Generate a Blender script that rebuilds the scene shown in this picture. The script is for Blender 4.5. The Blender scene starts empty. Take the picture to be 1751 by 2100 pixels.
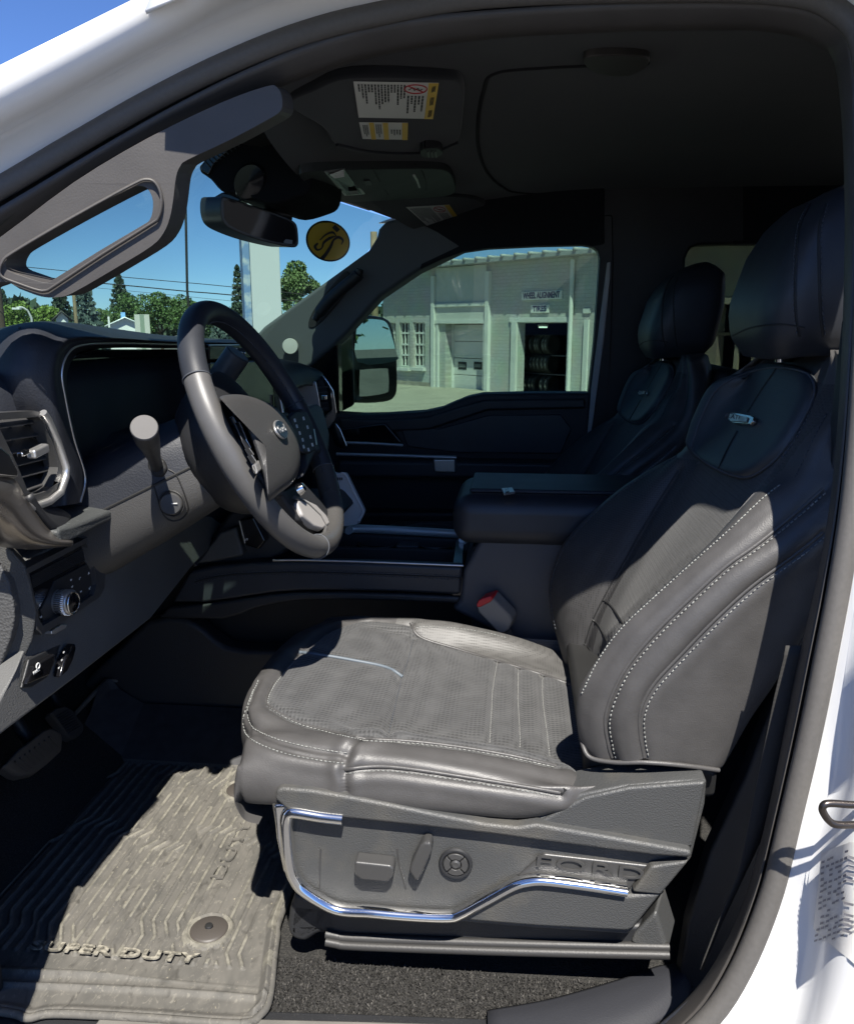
import bpy, bmesh, math, random
import numpy as np
from mathutils import Vector, Matrix
from mathutils.bvhtree import BVHTree
from mathutils.geometry import tessellate_polygon
random.seed(7); np.random.seed(7)
sc = bpy.context.scene
COL = sc.collection
R = math.radians

# ------------------------------------------------------------------ camera
FPX = 1700.0; PCX, PCY = 875.5, 1050.0            # measured on a 1751 x 2100 view of the photograph
EYE = Vector((0.0, 0.0, 0.87)); YAW = R(6.2); PITCH = math.atan(382 / 1700)
cam_d = bpy.data.cameras.new('camera'); cam = bpy.data.objects.new('camera', cam_d); COL.objects.link(cam)
cam_d.sensor_fit = 'HORIZONTAL'; cam_d.sensor_width = 36; cam_d.lens = 36 * FPX / 1751
cam_d.clip_start = .02; cam_d.clip_end = 3000
cam.location = EYE; cam.rotation_euler = (math.pi / 2 - PITCH, 0, YAW)
sc.camera = cam

# ------------------------------------------------------------------ light
SUN = Vector((-.115, .433, -.675)).normalized()     # direction the light travels
world = bpy.data.worlds.new('World'); sc.world = world; world.use_nodes = True
wn = world.node_tree.nodes; wl_ = world.node_tree.links
sky = wn.new('ShaderNodeTexSky'); sky.sky_type = 'NISHITA'; sky.sun_disc = False
sky.sun_elevation = math.asin(-SUN.z); sky.sun_rotation = math.atan2(-SUN.x, -SUN.y)
sky.air_density = .8; sky.dust_density = .05; sky.ozone_density = 2.5; sky.altitude = 1500
bg = wn['Background']; bg.inputs['Strength'].default_value = .05
hs = wn.new('ShaderNodeHueSaturation'); hs.inputs['Saturation'].default_value = 1.0; hs.inputs['Value'].default_value = 1.0
mxs = wn.new('ShaderNodeMix'); mxs.data_type = 'RGBA'; mxs.blend_type = 'MULTIPLY'; mxs.inputs[0].default_value = 1; mxs.inputs[7].default_value = (.95, 1.22, 1.70, 1)
wl_.new(sky.outputs[0], hs.inputs['Color']); wl_.new(hs.outputs[0], mxs.inputs[6]); wl_.new(mxs.outputs[2], bg.inputs[0])
sd = bpy.data.lights.new('sun', 'SUN'); sd.energy = 5.0; sd.angle = R(.53); sd.color = (1, .955, .88)
so = bpy.data.objects.new('sun', sd); COL.objects.link(so); so.rotation_euler = SUN.to_track_quat('-Z', 'Y').to_euler()
sc.view_settings.view_transform = 'Standard'; sc.view_settings.look = 'None'
sc.view_settings.exposure = 1.15; sc.view_settings.gamma = 1; sc.view_settings.use_curve_mapping = False
sc.cycles.max_bounces = 8; sc.cycles.transparent_max_bounces = 12
sc.cycles.use_denoising = True; sc.cycles.sample_clamp_indirect = 6

# ------------------------------------------------------------------ measuring: a picture point to a place in the cab
def ray(px, py):
    u = (px - PCX) / FPX; v = (PCY - py) / FPX
    fw = math.cos(PITCH) + math.sin(PITCH) * v; up = math.cos(PITCH) * v - math.sin(PITCH)
    return Vector((u * math.cos(YAW) - fw * math.sin(YAW), fw * math.cos(YAW) + u * math.sin(YAW), up))
def ay(px, py, y): d = ray(px, py); return EYE + d * (y / d.y)
def ax(px, py, x): d = ray(px, py); return EYE + d * (x / d.x)
def az(px, py, z): d = ray(px, py); return EYE + d * ((z - EYE.z) / d.z)
def apl(px, py, o, n): d = ray(px, py); return EYE + d * ((Vector(o) - EYE).dot(n) / d.dot(n))

# ------------------------------------------------------------------ curves
def spl(pts, n=6, closed=False):
    P = [Vector(p) for p in pts]; out = []; m = len(P)
    for i in range(m if closed else m - 1):
        if closed: a, b, c, d = P[i - 1], P[i], P[(i + 1) % m], P[(i + 2) % m]
        else:
            b, c = P[i], P[i + 1]
            a = P[i - 1] if i else b * 2 - c
            d = P[i + 2] if i + 2 < m else c * 2 - b
        for k in range(n):
            t = k / n
            out.append(.5 * ((2 * b) + (c - a) * t + (2 * a - 5 * b + 4 * c - d) * t * t + (3 * b - a - 3 * c + d) * t ** 3))
    if not closed: out.append(P[-1].copy())
    return out
def resamp(P, k):
    P = [Vector(p) for p in P]; L = [0]
    for a, b in zip(P, P[1:]): L.append(L[-1] + (b - a).length)
    out = []; j = 0
    for i in range(k):
        s = L[-1] * i / (k - 1)
        while j < len(P) - 2 and L[j + 1] < s: j += 1
        f = (s - L[j]) / max(1e-9, L[j + 1] - L[j]); out.append(P[j].lerp(P[j + 1], min(1, max(0, f))))
    return out
def lin(x, xs, ys): return float(np.interp(x, xs, ys))

# ------------------------------------------------------------------ objects
def base(o):
    v = Vector((0, 0, 0))
    while o is not None: v = v + o.location; o = o.parent
    return v
def thing(name, label, cat, loc=(0, 0, 0), group=None):
    o = bpy.data.objects.new(name, None); COL.objects.link(o); o.location = loc; o.empty_display_size = .05
    o['label'] = label; o['category'] = cat
    if group: o['group'] = group
    return o
def tag(o, label=None, cat=None, group=None, kind=None):
    if label: o['label'] = label
    if cat: o['category'] = cat
    if group: o['group'] = group
    if kind: o['kind'] = kind
    return o
def mk(name, V, Fc, mat, parent=None, smooth=True, bevel=0, seg=2, solid=0, off=-1, sub=0, ang=35, local=False):
    o0 = Vector((0, 0, 0)) if (parent is None or local) else base(parent)
    me = bpy.data.meshes.new(name); me.from_pydata([tuple(Vector(v) - o0) for v in V], [], Fc); me.validate(); me.update()
    if smooth:
        me.polygons.foreach_set('use_smooth', [True] * len(me.polygons))
        if ang < 180: me.set_sharp_from_angle(angle=R(ang))
    o = bpy.data.objects.new(name, me); COL.objects.link(o)
    if mat is not None: me.materials.append(mat)
    if parent is not None: o.parent = parent
    if solid:
        m = o.modifiers.new('thick', 'SOLIDIFY'); m.thickness = solid; m.offset = off
    if bevel:
        m = o.modifiers.new('round', 'BEVEL'); m.width = bevel; m.segments = seg; m.limit_method = 'ANGLE'; m.angle_limit = R(30); m.harden_normals = smooth
    if sub:
        m = o.modifiers.new('smooth', 'SUBSURF'); m.levels = m.render_levels = sub
    return o
def fixn(o):
    bm = bmesh.new(); bm.from_mesh(o.data); bmesh.ops.recalc_face_normals(bm, faces=bm.faces); bm.to_mesh(o.data); bm.free(); return o
def slab(name, pts, thick, mat, parent=None, holes=(), bevel=.004, seg=2, rnd=0, **k):
    """an outline with its own thickness (a vector), holes cut right through"""
    t = Vector(thick); loops = [[Vector(p) for p in pts]] + [[Vector(p) for p in h] for h in holes]
    flat = [p for l in loops for p in l]; n = len(flat)
    tris = tessellate_polygon(loops)
    V = flat + [p + t for p in flat]
    if not holes: Fc = [tuple(range(n)), tuple(range(2 * n - 1, n - 1, -1))]
    else: Fc = [tuple(a) for a in tris] + [tuple(x + n for x in reversed(a)) for a in tris]
    i0 = 0
    for l in loops:
        m = len(l)
        for i in range(m):
            a, b = i0 + i, i0 + (i + 1) % m
            Fc.append((a, a + n, b + n, b))
        i0 += m
    return fixn(mk(name, V, Fc, mat, parent, bevel=bevel, seg=seg, **k))
def strip(name, rows, mat, parent=None, closed=False, solid=0, ang=180, **k):
    n = len(rows[0]); V = [p for r in rows for p in r]; Fc = []
    for i in range(len(rows) - 1):
        for j in range(n if closed else n - 1):
            a = i * n + j; b = i * n + (j + 1) % n
            Fc.append((a, b, b + n, a + n))
    return mk(name, V, Fc, mat, parent, solid=solid, ang=ang, **k)
def patch(name, rows, mat, parent=None, n=5, m=5, solid=0, **k):
    rows = [spl(r, n) for r in rows]
    cols = [spl([r[j] for r in rows], m) for j in range(len(rows[0]))]
    return strip(name, [[c[i] for c in cols] for i in range(len(cols[0]))], mat, parent, solid=solid, **k)
def tubemesh(P, r, seg=10, closed=False, flat=1.0, up=None, cap=True):
    P = [Vector(p) for p in P]; n = len(P); V = []; Fc = []; nrm = None
    for i, p in enumerate(P):
        a = P[i - 1] if (i or closed) else P[i]; b = P[(i + 1) % n] if (i < n - 1 or closed) else P[i]
        t = (b - a).normalized()
        if up is not None: nrm = (Vector(up) - t * t.dot(Vector(up))).normalized()
        elif nrm is None: nrm = t.orthogonal().normalized()
        else: nrm = (nrm - t * t.dot(nrm)).normalized()
        q = t.cross(nrm); rr = r[i] if isinstance(r, (list, tuple)) else r
        for k in range(seg):
            an = 2 * math.pi * k / seg
            V.append(p + nrm * (math.cos(an) * rr) + q * (math.sin(an) * rr * flat))
    for i in range(n if closed else n - 1):
        for k in range(seg):
            a = i * seg + k; b = i * seg + (k + 1) % seg; c = ((i + 1) % n) * seg + (k + 1) % seg; d = ((i + 1) % n) * seg + k
            Fc.append((a, b, c, d))
    if cap and not closed:
        Fc.append(tuple(range(seg - 1, -1, -1))); Fc.append(tuple(range((n - 1) * seg, n * seg)))
    return V, Fc
def tube(name, P, r, mat, parent=None, seg=10, closed=False, flat=1.0, up=None, ang=50, **k):
    V, Fc = tubemesh(P, r, seg, closed, flat, up); return mk(name, V, Fc, mat, parent, ang=ang, **k)
def multi(name, parts, mat, parent=None, **k):
    V = []; Fc = []
    for v, f in parts:
        n = len(V); V += list(v); Fc += [tuple(i + n for i in q) for q in f]
    return mk(name, V, Fc, mat, parent, **k)
def boxmesh(c, ex, ey, ez):
    c = Vector(c); ex, ey, ez = Vector(ex), Vector(ey), Vector(ez)
    V = [c + ex * a + ey * b + ez * d for d in (-.5, .5) for b in (-.5, .5) for a in (-.5, .5)]
    return V, [(0, 2, 3, 1), (4, 5, 7, 6), (0, 1, 5, 4), (2, 6, 7, 3), (0, 4, 6, 2), (1, 3, 7, 5)]
def box(name, lo, hi, mat, parent=None, bevel=.004, **k):
    lo, hi = Vector(lo), Vector(hi); d = hi - lo
    V, Fc = boxmesh((lo + hi) / 2, (d.x, 0, 0), (0, d.y, 0), (0, 0, d.z)); return fixn(mk(name, V, Fc, mat, parent, bevel=bevel, **k))
def obox(name, c, ex, ey, ez, mat, parent=None, bevel=.003, **k):
    V, Fc = boxmesh(c, ex, ey, ez); return fixn(mk(name, V, Fc, mat, parent, bevel=bevel, **k))
def lathe(name, prof, c, axis, mat, parent=None, seg=28, sx=1, sy=1, xdir=None, ang=40, **k):
    c = Vector(c); a = Vector(axis).normalized(); u = Vector(xdir) if xdir else a.orthogonal(); u = (u - a * a.dot(u)).normalized(); w = a.cross(u)
    V = []; Fc = []
    for r, h in prof:
        for i in range(seg):
            an = 2 * math.pi * i / seg; V.append(c + a * h + u * (math.cos(an) * r * sx) + w * (math.sin(an) * r * sy))
    for j in range(len(prof) - 1):
        for i in range(seg):
            p = j * seg + i; q = j * seg + (i + 1) % seg; Fc.append((p, q, q + seg, p + seg))
    Fc.append(tuple(range(seg - 1, -1, -1))); Fc.append(tuple(range((len(prof) - 1) * seg, len(prof) * seg)))
    return mk(name, V, Fc, mat, parent, ang=ang, **k)
def write(name, body, c, right, up, size, mat, parent=None, ext=.0006, sx=1.0, align='CENTER', space=1.0, bold=0):
    cu = bpy.data.curves.new(name, 'FONT'); cu.body = body; cu.align_x = align; cu.align_y = 'CENTER'; cu.size = 1; cu.space_character = space
    cu.extrude = ext / size; cu.offset = bold
    t = bpy.data.objects.new(name, cu); COL.objects.link(t)
    me = bpy.data.meshes.new_from_object(t.evaluated_get(bpy.context.evaluated_depsgraph_get()))
    bpy.data.objects.remove(t); bpy.data.curves.remove(cu)
    r = Vector(right).normalized(); u = Vector(up); u = (u - r * r.dot(u)).normalized(); n = r.cross(u); c = Vector(c)
    o0 = base(parent) if parent else Vector((0, 0, 0))
    for v in me.vertices:
        v.co = c - o0 + r * (v.co.x * size * sx) + u * (v.co.y * size) + n * (v.co.z * size)
    me.name = name; me.materials.clear(); me.materials.append(mat)
    o = bpy.data.objects.new(name, me); COL.objects.link(o); o.parent = parent
    return o
def bvh(o):
    o0 = base(o); me = o.data
    return BVHTree.FromPolygons([v.co + o0 for v in me.vertices], [tuple(p.vertices) for p in me.polygons])
def cast(tree, px, py, lift=0.0):
    h = tree.ray_cast(EYE, ray(px, py).normalized())
    if h[0] is None: return None, None
    n = h[1] if h[1].dot(ray(px, py)) < 0 else -h[1]
    return h[0] + n * lift, n
def drape(tree, pts, k=6, lift=0.0, closed=False):
    P = spl([Vector((a, b, 0)) for a, b in pts], k, closed); runs = [[]]
    for p in P:
        q, n = cast(tree, p.x, p.y, lift)
        if q is None: continue
        if runs[-1] and (q - runs[-1][-1][0]).length > .05: runs.append([])
        runs[-1].append((q, n))
    return max(runs, key=len)
def stitches(name, path, mat, parent, pitch=.0060, ln=.0042, w=.00062):
    """thread stitches lying along a seam: path = [(point, normal)]"""
    P = [a for a, b in path]; N = [b for a, b in path]; L = sum((b - a).length for a, b in zip(P, P[1:])); k = max(3, int(L / pitch) * 2 + 1)
    Q = resamp(P, k); parts = []
    for i in range(0, k - 1, 2):
        a, b = Q[i], Q[i + 1]; t = (b - a).normalized()
        j = min(len(N) - 1, int(i / k * len(N))); n = N[j]; s = t.cross(n); m = (a + b) / 2
        q = random.uniform(.75, 1.15); parts.append(boxmesh(m + s * random.gauss(0, w * .25), t * ln * q + s * random.gauss(0, ln * .06), s * w * 2 * random.uniform(.8, 1.1), n * w * 2))
    o = multi(name, parts, mat, parent, ang=180); o['kind'] = 'stuff'; return o
def copy_tree(o, parent=None, skip=()):
    c = o.copy(); COL.objects.link(c); c.parent = parent
    for ch in list(o.children):
        if ch.name.split('.')[0] not in skip: copy_tree(ch, c, skip)
    return c

# ------------------------------------------------------------------ materials
def M(name, col, rough=.5, metal=0, spec=.5, bump=None, var=None, col2=None, coat=0, sheen=0, emit=0, wear=None):
    m = bpy.data.materials.new(name); m.use_nodes = True; nt = m.node_tree; N = nt.nodes; L = nt.links
    b = N['Principled BSDF']; b.inputs['Base Color'].default_value = (*col, 1); b.inputs['Roughness'].default_value = rough
    b.inputs['Metallic'].default_value = metal; b.inputs['Specular IOR Level'].default_value = spec
    b.inputs['Coat Weight'].default_value = coat; b.inputs['Coat Roughness'].default_value = .05; b.inputs['Sheen Weight'].default_value = sheen
    if emit: b.inputs['Emission Color'].default_value = (*col, 1); b.inputs['Emission Strength'].default_value = emit
    tc = N.new('ShaderNodeTexCoord')
    if var:
        nz = N.new('ShaderNodeTexNoise'); nz.inputs['Scale'].default_value = var[0]; nz.inputs['Detail'].default_value = 5; L.new(tc.outputs['Object'], nz.inputs['Vector'])
        mx = N.new('ShaderNodeMix'); mx.data_type = 'RGBA'; rp = N.new('ShaderNodeMapRange'); rp.inputs[1].default_value = var[2] if len(var) > 2 else .3; rp.inputs[2].default_value = var[3] if len(var) > 3 else .7
        L.new(nz.outputs[0], rp.inputs[0]); L.new(rp.outputs[0], mx.inputs[0])
        c2 = col2 or tuple(c * (1 + var[1]) for c in col)
        mx.inputs[6].default_value = (*col, 1); mx.inputs[7].default_value = (*c2, 1); L.new(mx.outputs[2], b.inputs['Base Color'])
    # handling wear: roughness never quite even
    n2 = N.new('ShaderNodeTexNoise'); n2.inputs['Scale'].default_value = 14; n2.inputs['Detail'].default_value = 4; L.new(tc.outputs['Object'], n2.inputs['Vector'])
    r2 = N.new('ShaderNodeMapRange'); r2.inputs[3].default_value = max(0, rough - (.06 if wear is None else wear)); r2.inputs[4].default_value = min(1, rough + (.08 if wear is None else wear))
    L.new(n2.outputs[0], r2.inputs[0]); L.new(r2.outputs[0], b.inputs['Roughness'])
    last = None
    for kind, scale, strength, dist in (bump or []):
        if kind == 'noise':
            t = N.new('ShaderNodeTexNoise'); t.inputs['Scale'].default_value = scale; t.inputs['Detail'].default_value = 3; out = t.outputs[0]
        elif kind == 'dots':
            t = N.new('ShaderNodeTexVoronoi'); t.inputs['Scale'].default_value = scale; t.inputs['Randomness'].default_value = .08; out = t.outputs['Distance']
        elif kind == 'cells':
            t = N.new('ShaderNodeTexVoronoi'); t.inputs['Scale'].default_value = scale; out = t.outputs['Distance']
        else:
            t = N.new('ShaderNodeTexWave'); t.inputs['Scale'].default_value = scale; t.bands_direction = kind; out = t.outputs[1]
        L.new(tc.outputs['Object'], t.inputs['Vector'])
        bp = N.new('ShaderNodeBump'); bp.inputs['Strength'].default_value = strength; bp.inputs['Distance'].default_value = dist; L.new(out, bp.inputs['Height'])
        if last: L.new(last, bp.inputs['Normal'])
        last = bp.outputs[0]
    if last: L.new(last, b.inputs['Normal'])
    return m
def pierced(m, scale, dark, lo=.18, hi=.34):
    nt = m.node_tree; N = nt.nodes; L = nt.links; b = N['Principled BSDF']; src = b.inputs['Base Color'].links[0].from_socket
    tc = N.new('ShaderNodeTexCoord'); v = N.new('ShaderNodeTexVoronoi'); v.inputs['Scale'].default_value = scale; v.inputs['Randomness'].default_value = .12; L.new(tc.outputs['Object'], v.inputs['Vector'])
    r = N.new('ShaderNodeMapRange'); r.inputs[1].default_value = lo; r.inputs[2].default_value = hi; r.inputs[3].default_value = dark; r.inputs[4].default_value = 1; L.new(v.outputs['Distance'], r.inputs[0])
    x = N.new('ShaderNodeMix'); x.data_type = 'RGBA'; x.blend_type = 'MULTIPLY'; x.inputs[0].default_value = 1; L.new(src, x.inputs[6]); L.new(r.outputs[0], x.inputs[7]); L.new(x.outputs[2], b.inputs['Base Color'])
def glassy(name, tint, refl=.05, rough=0.0):
    m = bpy.data.materials.new(name); m.use_nodes = True; nt = m.node_tree; N = nt.nodes; L = nt.links
    for n in list(N): N.remove(n)
    o = N.new('ShaderNodeOutputMaterial'); t = N.new('ShaderNodeBsdfTransparent'); t.inputs[0].default_value = (*tint, 1)
    g = N.new('ShaderNodeBsdfGlossy'); g.inputs['Roughness'].default_value = rough
    lw = N.new('ShaderNodeLayerWeight'); pw = N.new('ShaderNodeMath'); pw.operation = 'POWER'; pw.inputs[1].default_value = 5; L.new(lw.outputs['Facing'], pw.inputs[0])
    f = N.new('ShaderNodeMapRange'); f.inputs[3].default_value = refl; f.inputs[4].default_value = .75; L.new(pw.outputs[0], f.inputs[0])
    x = N.new('ShaderNodeMixShader'); L.new(f.outputs[0], x.inputs[0]); L.new(t.outputs[0], x.inputs[1]); L.new(g.outputs[0], x.inputs[2]); L.new(x.outputs[0], o.inputs[0])
    return m
G = ('noise', 900, .25, .0006)
leather = M('black_leather', (.052, .050, .049), .46, spec=.5, bump=[('cells', 620, .22, .0007), ('noise', 22, .22, .004), ('noise', 70, .12, .0015)], var=(30, .25))
leather_shade = M('shade_blue_leather', (.021, .023, .028), .46, bump=[('cells', 800, .12, .0005)], var=(22, .25))  # black leather with the blue cast of skylit shade in its colour
perf = M('perforated_fabric', (.041, .041, .041), .7, bump=[('dots', 170, .9, .0024), ('noise', 30, .15, .004)], var=(26, .5), sheen=.15)
perf_f = M('fine_perforated_leather', (.040, .039, .039), .6, bump=[('dots', 300, .5, .0009)], var=(26, .3))
perf_l = M('perforated_leather', (.075, .073, .070), .55, bump=[('dots', 260, .4, .0008)], var=(30, .2))
ribfab = M('ribbed_fabric', (.030, .030, .030), .75, bump=[('dots', 330, .5, .0008)], var=(26, .4), sheen=.1)
thread = M('pale_thread', (.27, .275, .26), .8, var=(60, -.5))
pierced(perf, 170, .5, .22, .48); pierced(ribfab, 260, .45, .22, .48); pierced(perf_l, 230, .5, .2, .4); pierced(perf_f, 260, .45, .2, .42)
thread_d = M('grey_thread', (.06, .065, .075), .7)
plastic = M('grained_plastic', (.050, .051, .051), .52, bump=[('cells', 520, .5, .0009)], var=(11, 0, .5, .82), col2=(.095, .088, .074))
plastic_d = M('dark_plastic', (.015, .0155, .017), .5, bump=[('cells', 600, .25, .0006)], var=(12, .3))
plastic_s = M('smooth_plastic', (.045, .0445, .044), .36, bump=[G])
soft = M('soft_dash_skin', (.011, .0125, .017), .55, bump=[('cells', 420, .3, .0008)], var=(9, .4))
gloss_black = M('gloss_black', (.006, .006, .007), .12)
satin = M('satin_silver', (.62, .61, .59), .32, metal=.85, var=(40, .1))
chrome = M('chrome', (.80, .79, .77), .13, metal=1, wear=.03)
bronze = M('brushed_trim', (.32, .29, .26), .28, metal=.9, bump=[('Z', 160, .08, .0005)])
white_paint = M('white_paint', (.84, .84, .83), .25, coat=.6, wear=.03)
rubber = M('door_rubber', (.088, .083, .077), .6, bump=[('noise', 600, .25, .0004)], var=(200, .15))
rubber_d = M('black_rubber', (.012, .012, .012), .6)
garn = M('pillar_plastic', (.050, .046, .043), .5, bump=[('noise', 500, .25, .0006)], var=(20, .25))
cloth = M('headliner_cloth', (.0055, .0065, .0095), .95, bump=[('noise', 700, .4, .0008)], var=(5, .35), sheen=.15)
carpet_m = M('carpet_wool', (.014, .0135, .0125), 1, bump=[('noise', 420, 1, .004)], var=(420, 4.5, .45, .75), col2=(.05, .047, .042))
webbing = M('belt_webbing', (.036, .034, .031), .8, bump=[('Z', 60, .15, .0006)])
screen = M('dark_screen', (.004, .0045, .005), .06, spec=.6)
label_w = M('white_label', (.72, .70, .66), .4)
label_y = M('yellow_label', (.78, .50, .05), .4)
ink = M('dark_ink', (.05, .05, .05), .6)
ink_r = M('red_ink', (.45, .02, .03), .5)
icon = M('white_icon', (.62, .62, .60), .5)
red_plastic = M('red_plastic', (.50, .015, .02), .35)
buckle_p = M('buckle_plastic', (.20, .185, .165), .4, bump=[G])
mirror_m = M('mirror_glass', (.82, .85, .84), .01, metal=1, wear=0)
mirror_dim = M('dimmed_mirror', (.012, .012, .014), .05, spec=.3, wear=0)
g_wind = glassy('windshield_glass', (.44, .58, .50)); g_pass = glassy('green_glass', (.48, .60, .53)); g_rear = glassy('privacy_glass', (.24, .27, .22))
# ================================================================== the truck cab
truck = thing('pickup_truck', 'white pickup truck seen through its open driver door opening, dark cloth roof lining', 'pickup truck', (0, .86, 0))
def yo(py): return lin(py, [-250, -100, 0, 150, 300, 500, 800, 1400, 2100, 2400], [.955, .985, .985, .965, .945, .90, .865, .83, .80, .79])
def row(pts, dy, k=150):
    return [ay(p.x, p.y, yo(p.y) + dy) for p in resamp(spl([(a, b, 0) for a, b in pts], 8), k)]
O = [(-260, 270), (0, 140), (150, 66), (310, -12), (480, -85), (700, -150), (1000, -195), (1400, -205), (1720, -190), (1950, -110), (2060, 100), (2060, 500), (2050, 1000), (2040, 1400), (2030, 1700), (2010, 1950), (1980, 2250), (1960, 2500)]
J1 = [(-260, 375), (0, 238), (150, 158), (330, 62), (520, -22), (720, -85), (1000, -125), (1400, -135), (1690, -120), (1860, -50), (1935, 110), (1930, 500), (1882, 1000), (1828, 1380), (1801, 1593), (1770, 1709), (1752, 1800), (1746, 1920), (1715, 2080), (1650, 2250), (1580, 2400)]
J2 = [(-260, 430), (0, 292), (150, 210), (330, 112), (520, 30), (720, -32), (1000, -68), (1400, -78), (1660, -62), (1790, 0), (1850, 120), (1845, 500), (1795, 1000), (1738, 1380), (1711, 1593), (1680, 1709), (1662, 1800), (1656, 1920), (1625, 2080), (1560, 2250), (1480, 2400)]
S0 = [(-260, 510), (0, 367), (153, 278), (306, 191), (459, 115), (612, 56), (765, 15), (1000, -25), (1400, -38), (1630, -26), (1712, 2), (1768, 60), (1792, 180), (1798, 500), (1770, 1000), (1706, 1400), (1637, 1702), (1600, 1846), (1540, 1991), (1470, 2096), (1340, 2210)]
S1 = [(-260, 548), (0, 403), (153, 311), (306, 224), (459, 148), (612, 84), (765, 43), (1000, 6), (1400, -10), (1620, -2), (1712, 34), (1762, 120), (1768, 500), (1735, 1000), (1662, 1400), (1595, 1702), (1558, 1846), (1498, 1991), (1425, 2096), (1300, 2190)]
Lg = [(-260, 575), (0, 428), (204, 306), (357, 219), (510, 143), (663, 82), (816, 43), (1020, 22), (1291, 6), (1507, 3), (1615, 10), (1697, 36), (1748, 110), (1755, 500), (1722, 1000), (1650, 1400), (1584, 1702), (1546, 1846), (1486, 1991), (1412, 2096), (1290, 2185)]
Gi = [(-260, 640), (0, 490), (204, 362), (357, 276), (510, 200), (663, 140), (816, 100), (1020, 72), (1291, 58), (1507, 55), (1600, 62), (1670, 84), (1722, 150), (1738, 500), (1712, 1000), (1634, 1400), (1572, 1702), (1524, 1866), (1462, 1991), (1385, 2080), (1270, 2170)]
rO, rJ1, rJ2, rS0 = [ay(p.x, p.y, yo(p.y) - .105 - .05 * lin(p.x, [380, 480, 620, 900], [0, 1, 1, 0])) for p in resamp(spl([(a, b, 0) for a, b in O], 8), 150)], row(J1, -.080), row(J2, -.014), row(S0, -.008)  # outer roof edge pushed outboard near the front, unseen, to shade the wheel hub
rO0 = [p + Vector((0, .5, .10 if i < 75 else .02)) for i, p in enumerate(rO)]
strip('body_side', [rO, [a.lerp(b, .5) + Vector((0, -.012, 0)) for a, b in zip(rO, rJ1)], rJ1, [a.lerp(b, .5) for a, b in zip(rJ1, rJ2)], rJ2, rS0, [p + Vector((0, .05, 0)) for p in rS0]], white_paint, truck, solid=.004)
sealc = [(a + b) / 2 for a, b in zip(row(S0, -.006), row(S1, -.002))]
tube('door_seal', sealc, .0125, rubber, truck, 12, flat=.95)
rS1, rL, rG = row(S1, .022), row(Lg, .008), row(Gi, .045)
rL2 = row(Lg, .002)
strip('door_garnish', [row(S0, .03), rS1, [p + Vector((0, .012, 0)) for p in rL], rL2, [a.lerp(b, .25) + Vector((0, -.004, 0)) for a, b in zip(rL2, rG)], [a.lerp(b, .7) for a, b in zip(rL2, rG)], rG, [p + (p - Vector((-.05, .9, .6))) * .05 + Vector((0, .03, 0)) for p in rG]], garn, truck, solid=.003)
# roof skin, far side, rear of the cab
roofL = [ay(p.x, p.y, yo(p.y) - .105) for p in resamp(spl([(a, b, 0) for a, b in O[3:11]], 8), 24)]
strip('roof', [[Vector((p.x, y, (p.z - .02) + (1.315 - p.z + .02) * min(1, (y - .862) / .14) ** .5)) for p in roofL] for y in np.linspace(.862, 2.458, 16)], white_paint, truck, solid=.004)
box('rear_wall', (1.52, .82, -.05), (1.56, 2.5, 1.32), plastic_d, truck)
box('rear_door', (.52, .745, -.12), (1.56, .80, .75), white_paint, truck, bevel=.02)
slab('rear_door_frame', [(.50, .80, .7), (1.56, .80, .7), (1.56, .90, 1.25), (.50, .90, 1.25)], (0, .03, 0), plastic_d, truck)
box('hood', (-2.4, .95, .38), (-1.0, 2.4, .66), white_paint, truck, bevel=.08, seg=4)

# floor
fl = strip('carpet', [[Vector((x, y, lin(x, [-1.3, -.95, -.75, .2, 1.5], [.32, .14, .0, 0, 0]) - .001)) for y in np.linspace(.835, 2.5, 12)] for x in (-1.3, -.95, -.85, -.75, -.6, -.3, 0, .3, .6, 1.5)], carpet_m, truck)
tuft = []
for i in range(15000):
    x = random.uniform(-.36, .25); y = random.uniform(.842, .975); a = random.uniform(0, 6.28); h = random.uniform(.0025, .006); w = .0011
    d = Vector((math.cos(a), math.sin(a), 0)); q = Vector((random.gauss(0, .002), random.gauss(0, .002), h))
    p = Vector((x, y, -.0008)); tuft.append(([p - d * w, p + d * w, p + q + d * w * .6, p + q - d * w * .6], [(0, 1, 2, 3)]))
tag(multi('carpet_pile', tuft, M('carpet_tuft', (.018, .017, .016), .9, var=(300, 3.5, .5, .72), col2=(.10, .094, .085)), truck, ang=180), kind='stuff')
box('floor_pan', (-1.3, .80, -.2), (1.56, 2.5, -.03), rubber_d, truck)
# the door sill: carpet edge trim, then the scuff plate
def zr(pts, z): return [az(a, b, z) for a, b in pts]
slab('sill_trim', zr([(-200, 2045), (0, 2052), (150, 2066), (540, 2072), (800, 2080), (1000, 2088), (1000, 2300), (-200, 2300)], .004), (0, 0, -.05), plastic_d, truck, bevel=.004)
slab('scuff_plate', [p + Vector((0, 0, .006)) for p in zr([(188, 2120), (205, 2096), (232, 2088), (520, 2097), (800, 2104), (1000, 2110), (1000, 2300), (150, 2300)], .004)], (0, 0, -.02), M('scuff_plastic', (.10, .095, .085), .5, var=(14, .6), bump=[('cells', 600, .2, .0006)]), truck, bevel=.003)
pt = [[(1000, 2082), (1130, 2058), (1270, 2018), (1345, 1992), (1388, 1986)], [(1000, 2105), (1140, 2082), (1285, 2040), (1360, 2010), (1396, 1996)], [(1000, 2150), (1160, 2125), (1310, 2075), (1385, 2028), (1404, 2010)], [(1000, 2260), (1190, 2180), (1330, 2110), (1398, 2055), (1412, 2030)]]
hz = [.003, .010, .010, .0]
patch('sill_end_trim', [[az(a, b, h) for a, b in r] for r, h in zip(pt, hz)], M('blue_grey_plastic', (.026, .027, .032), .5, bump=[('cells', 600, .25, .0006)]), truck, solid=.006)
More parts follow.
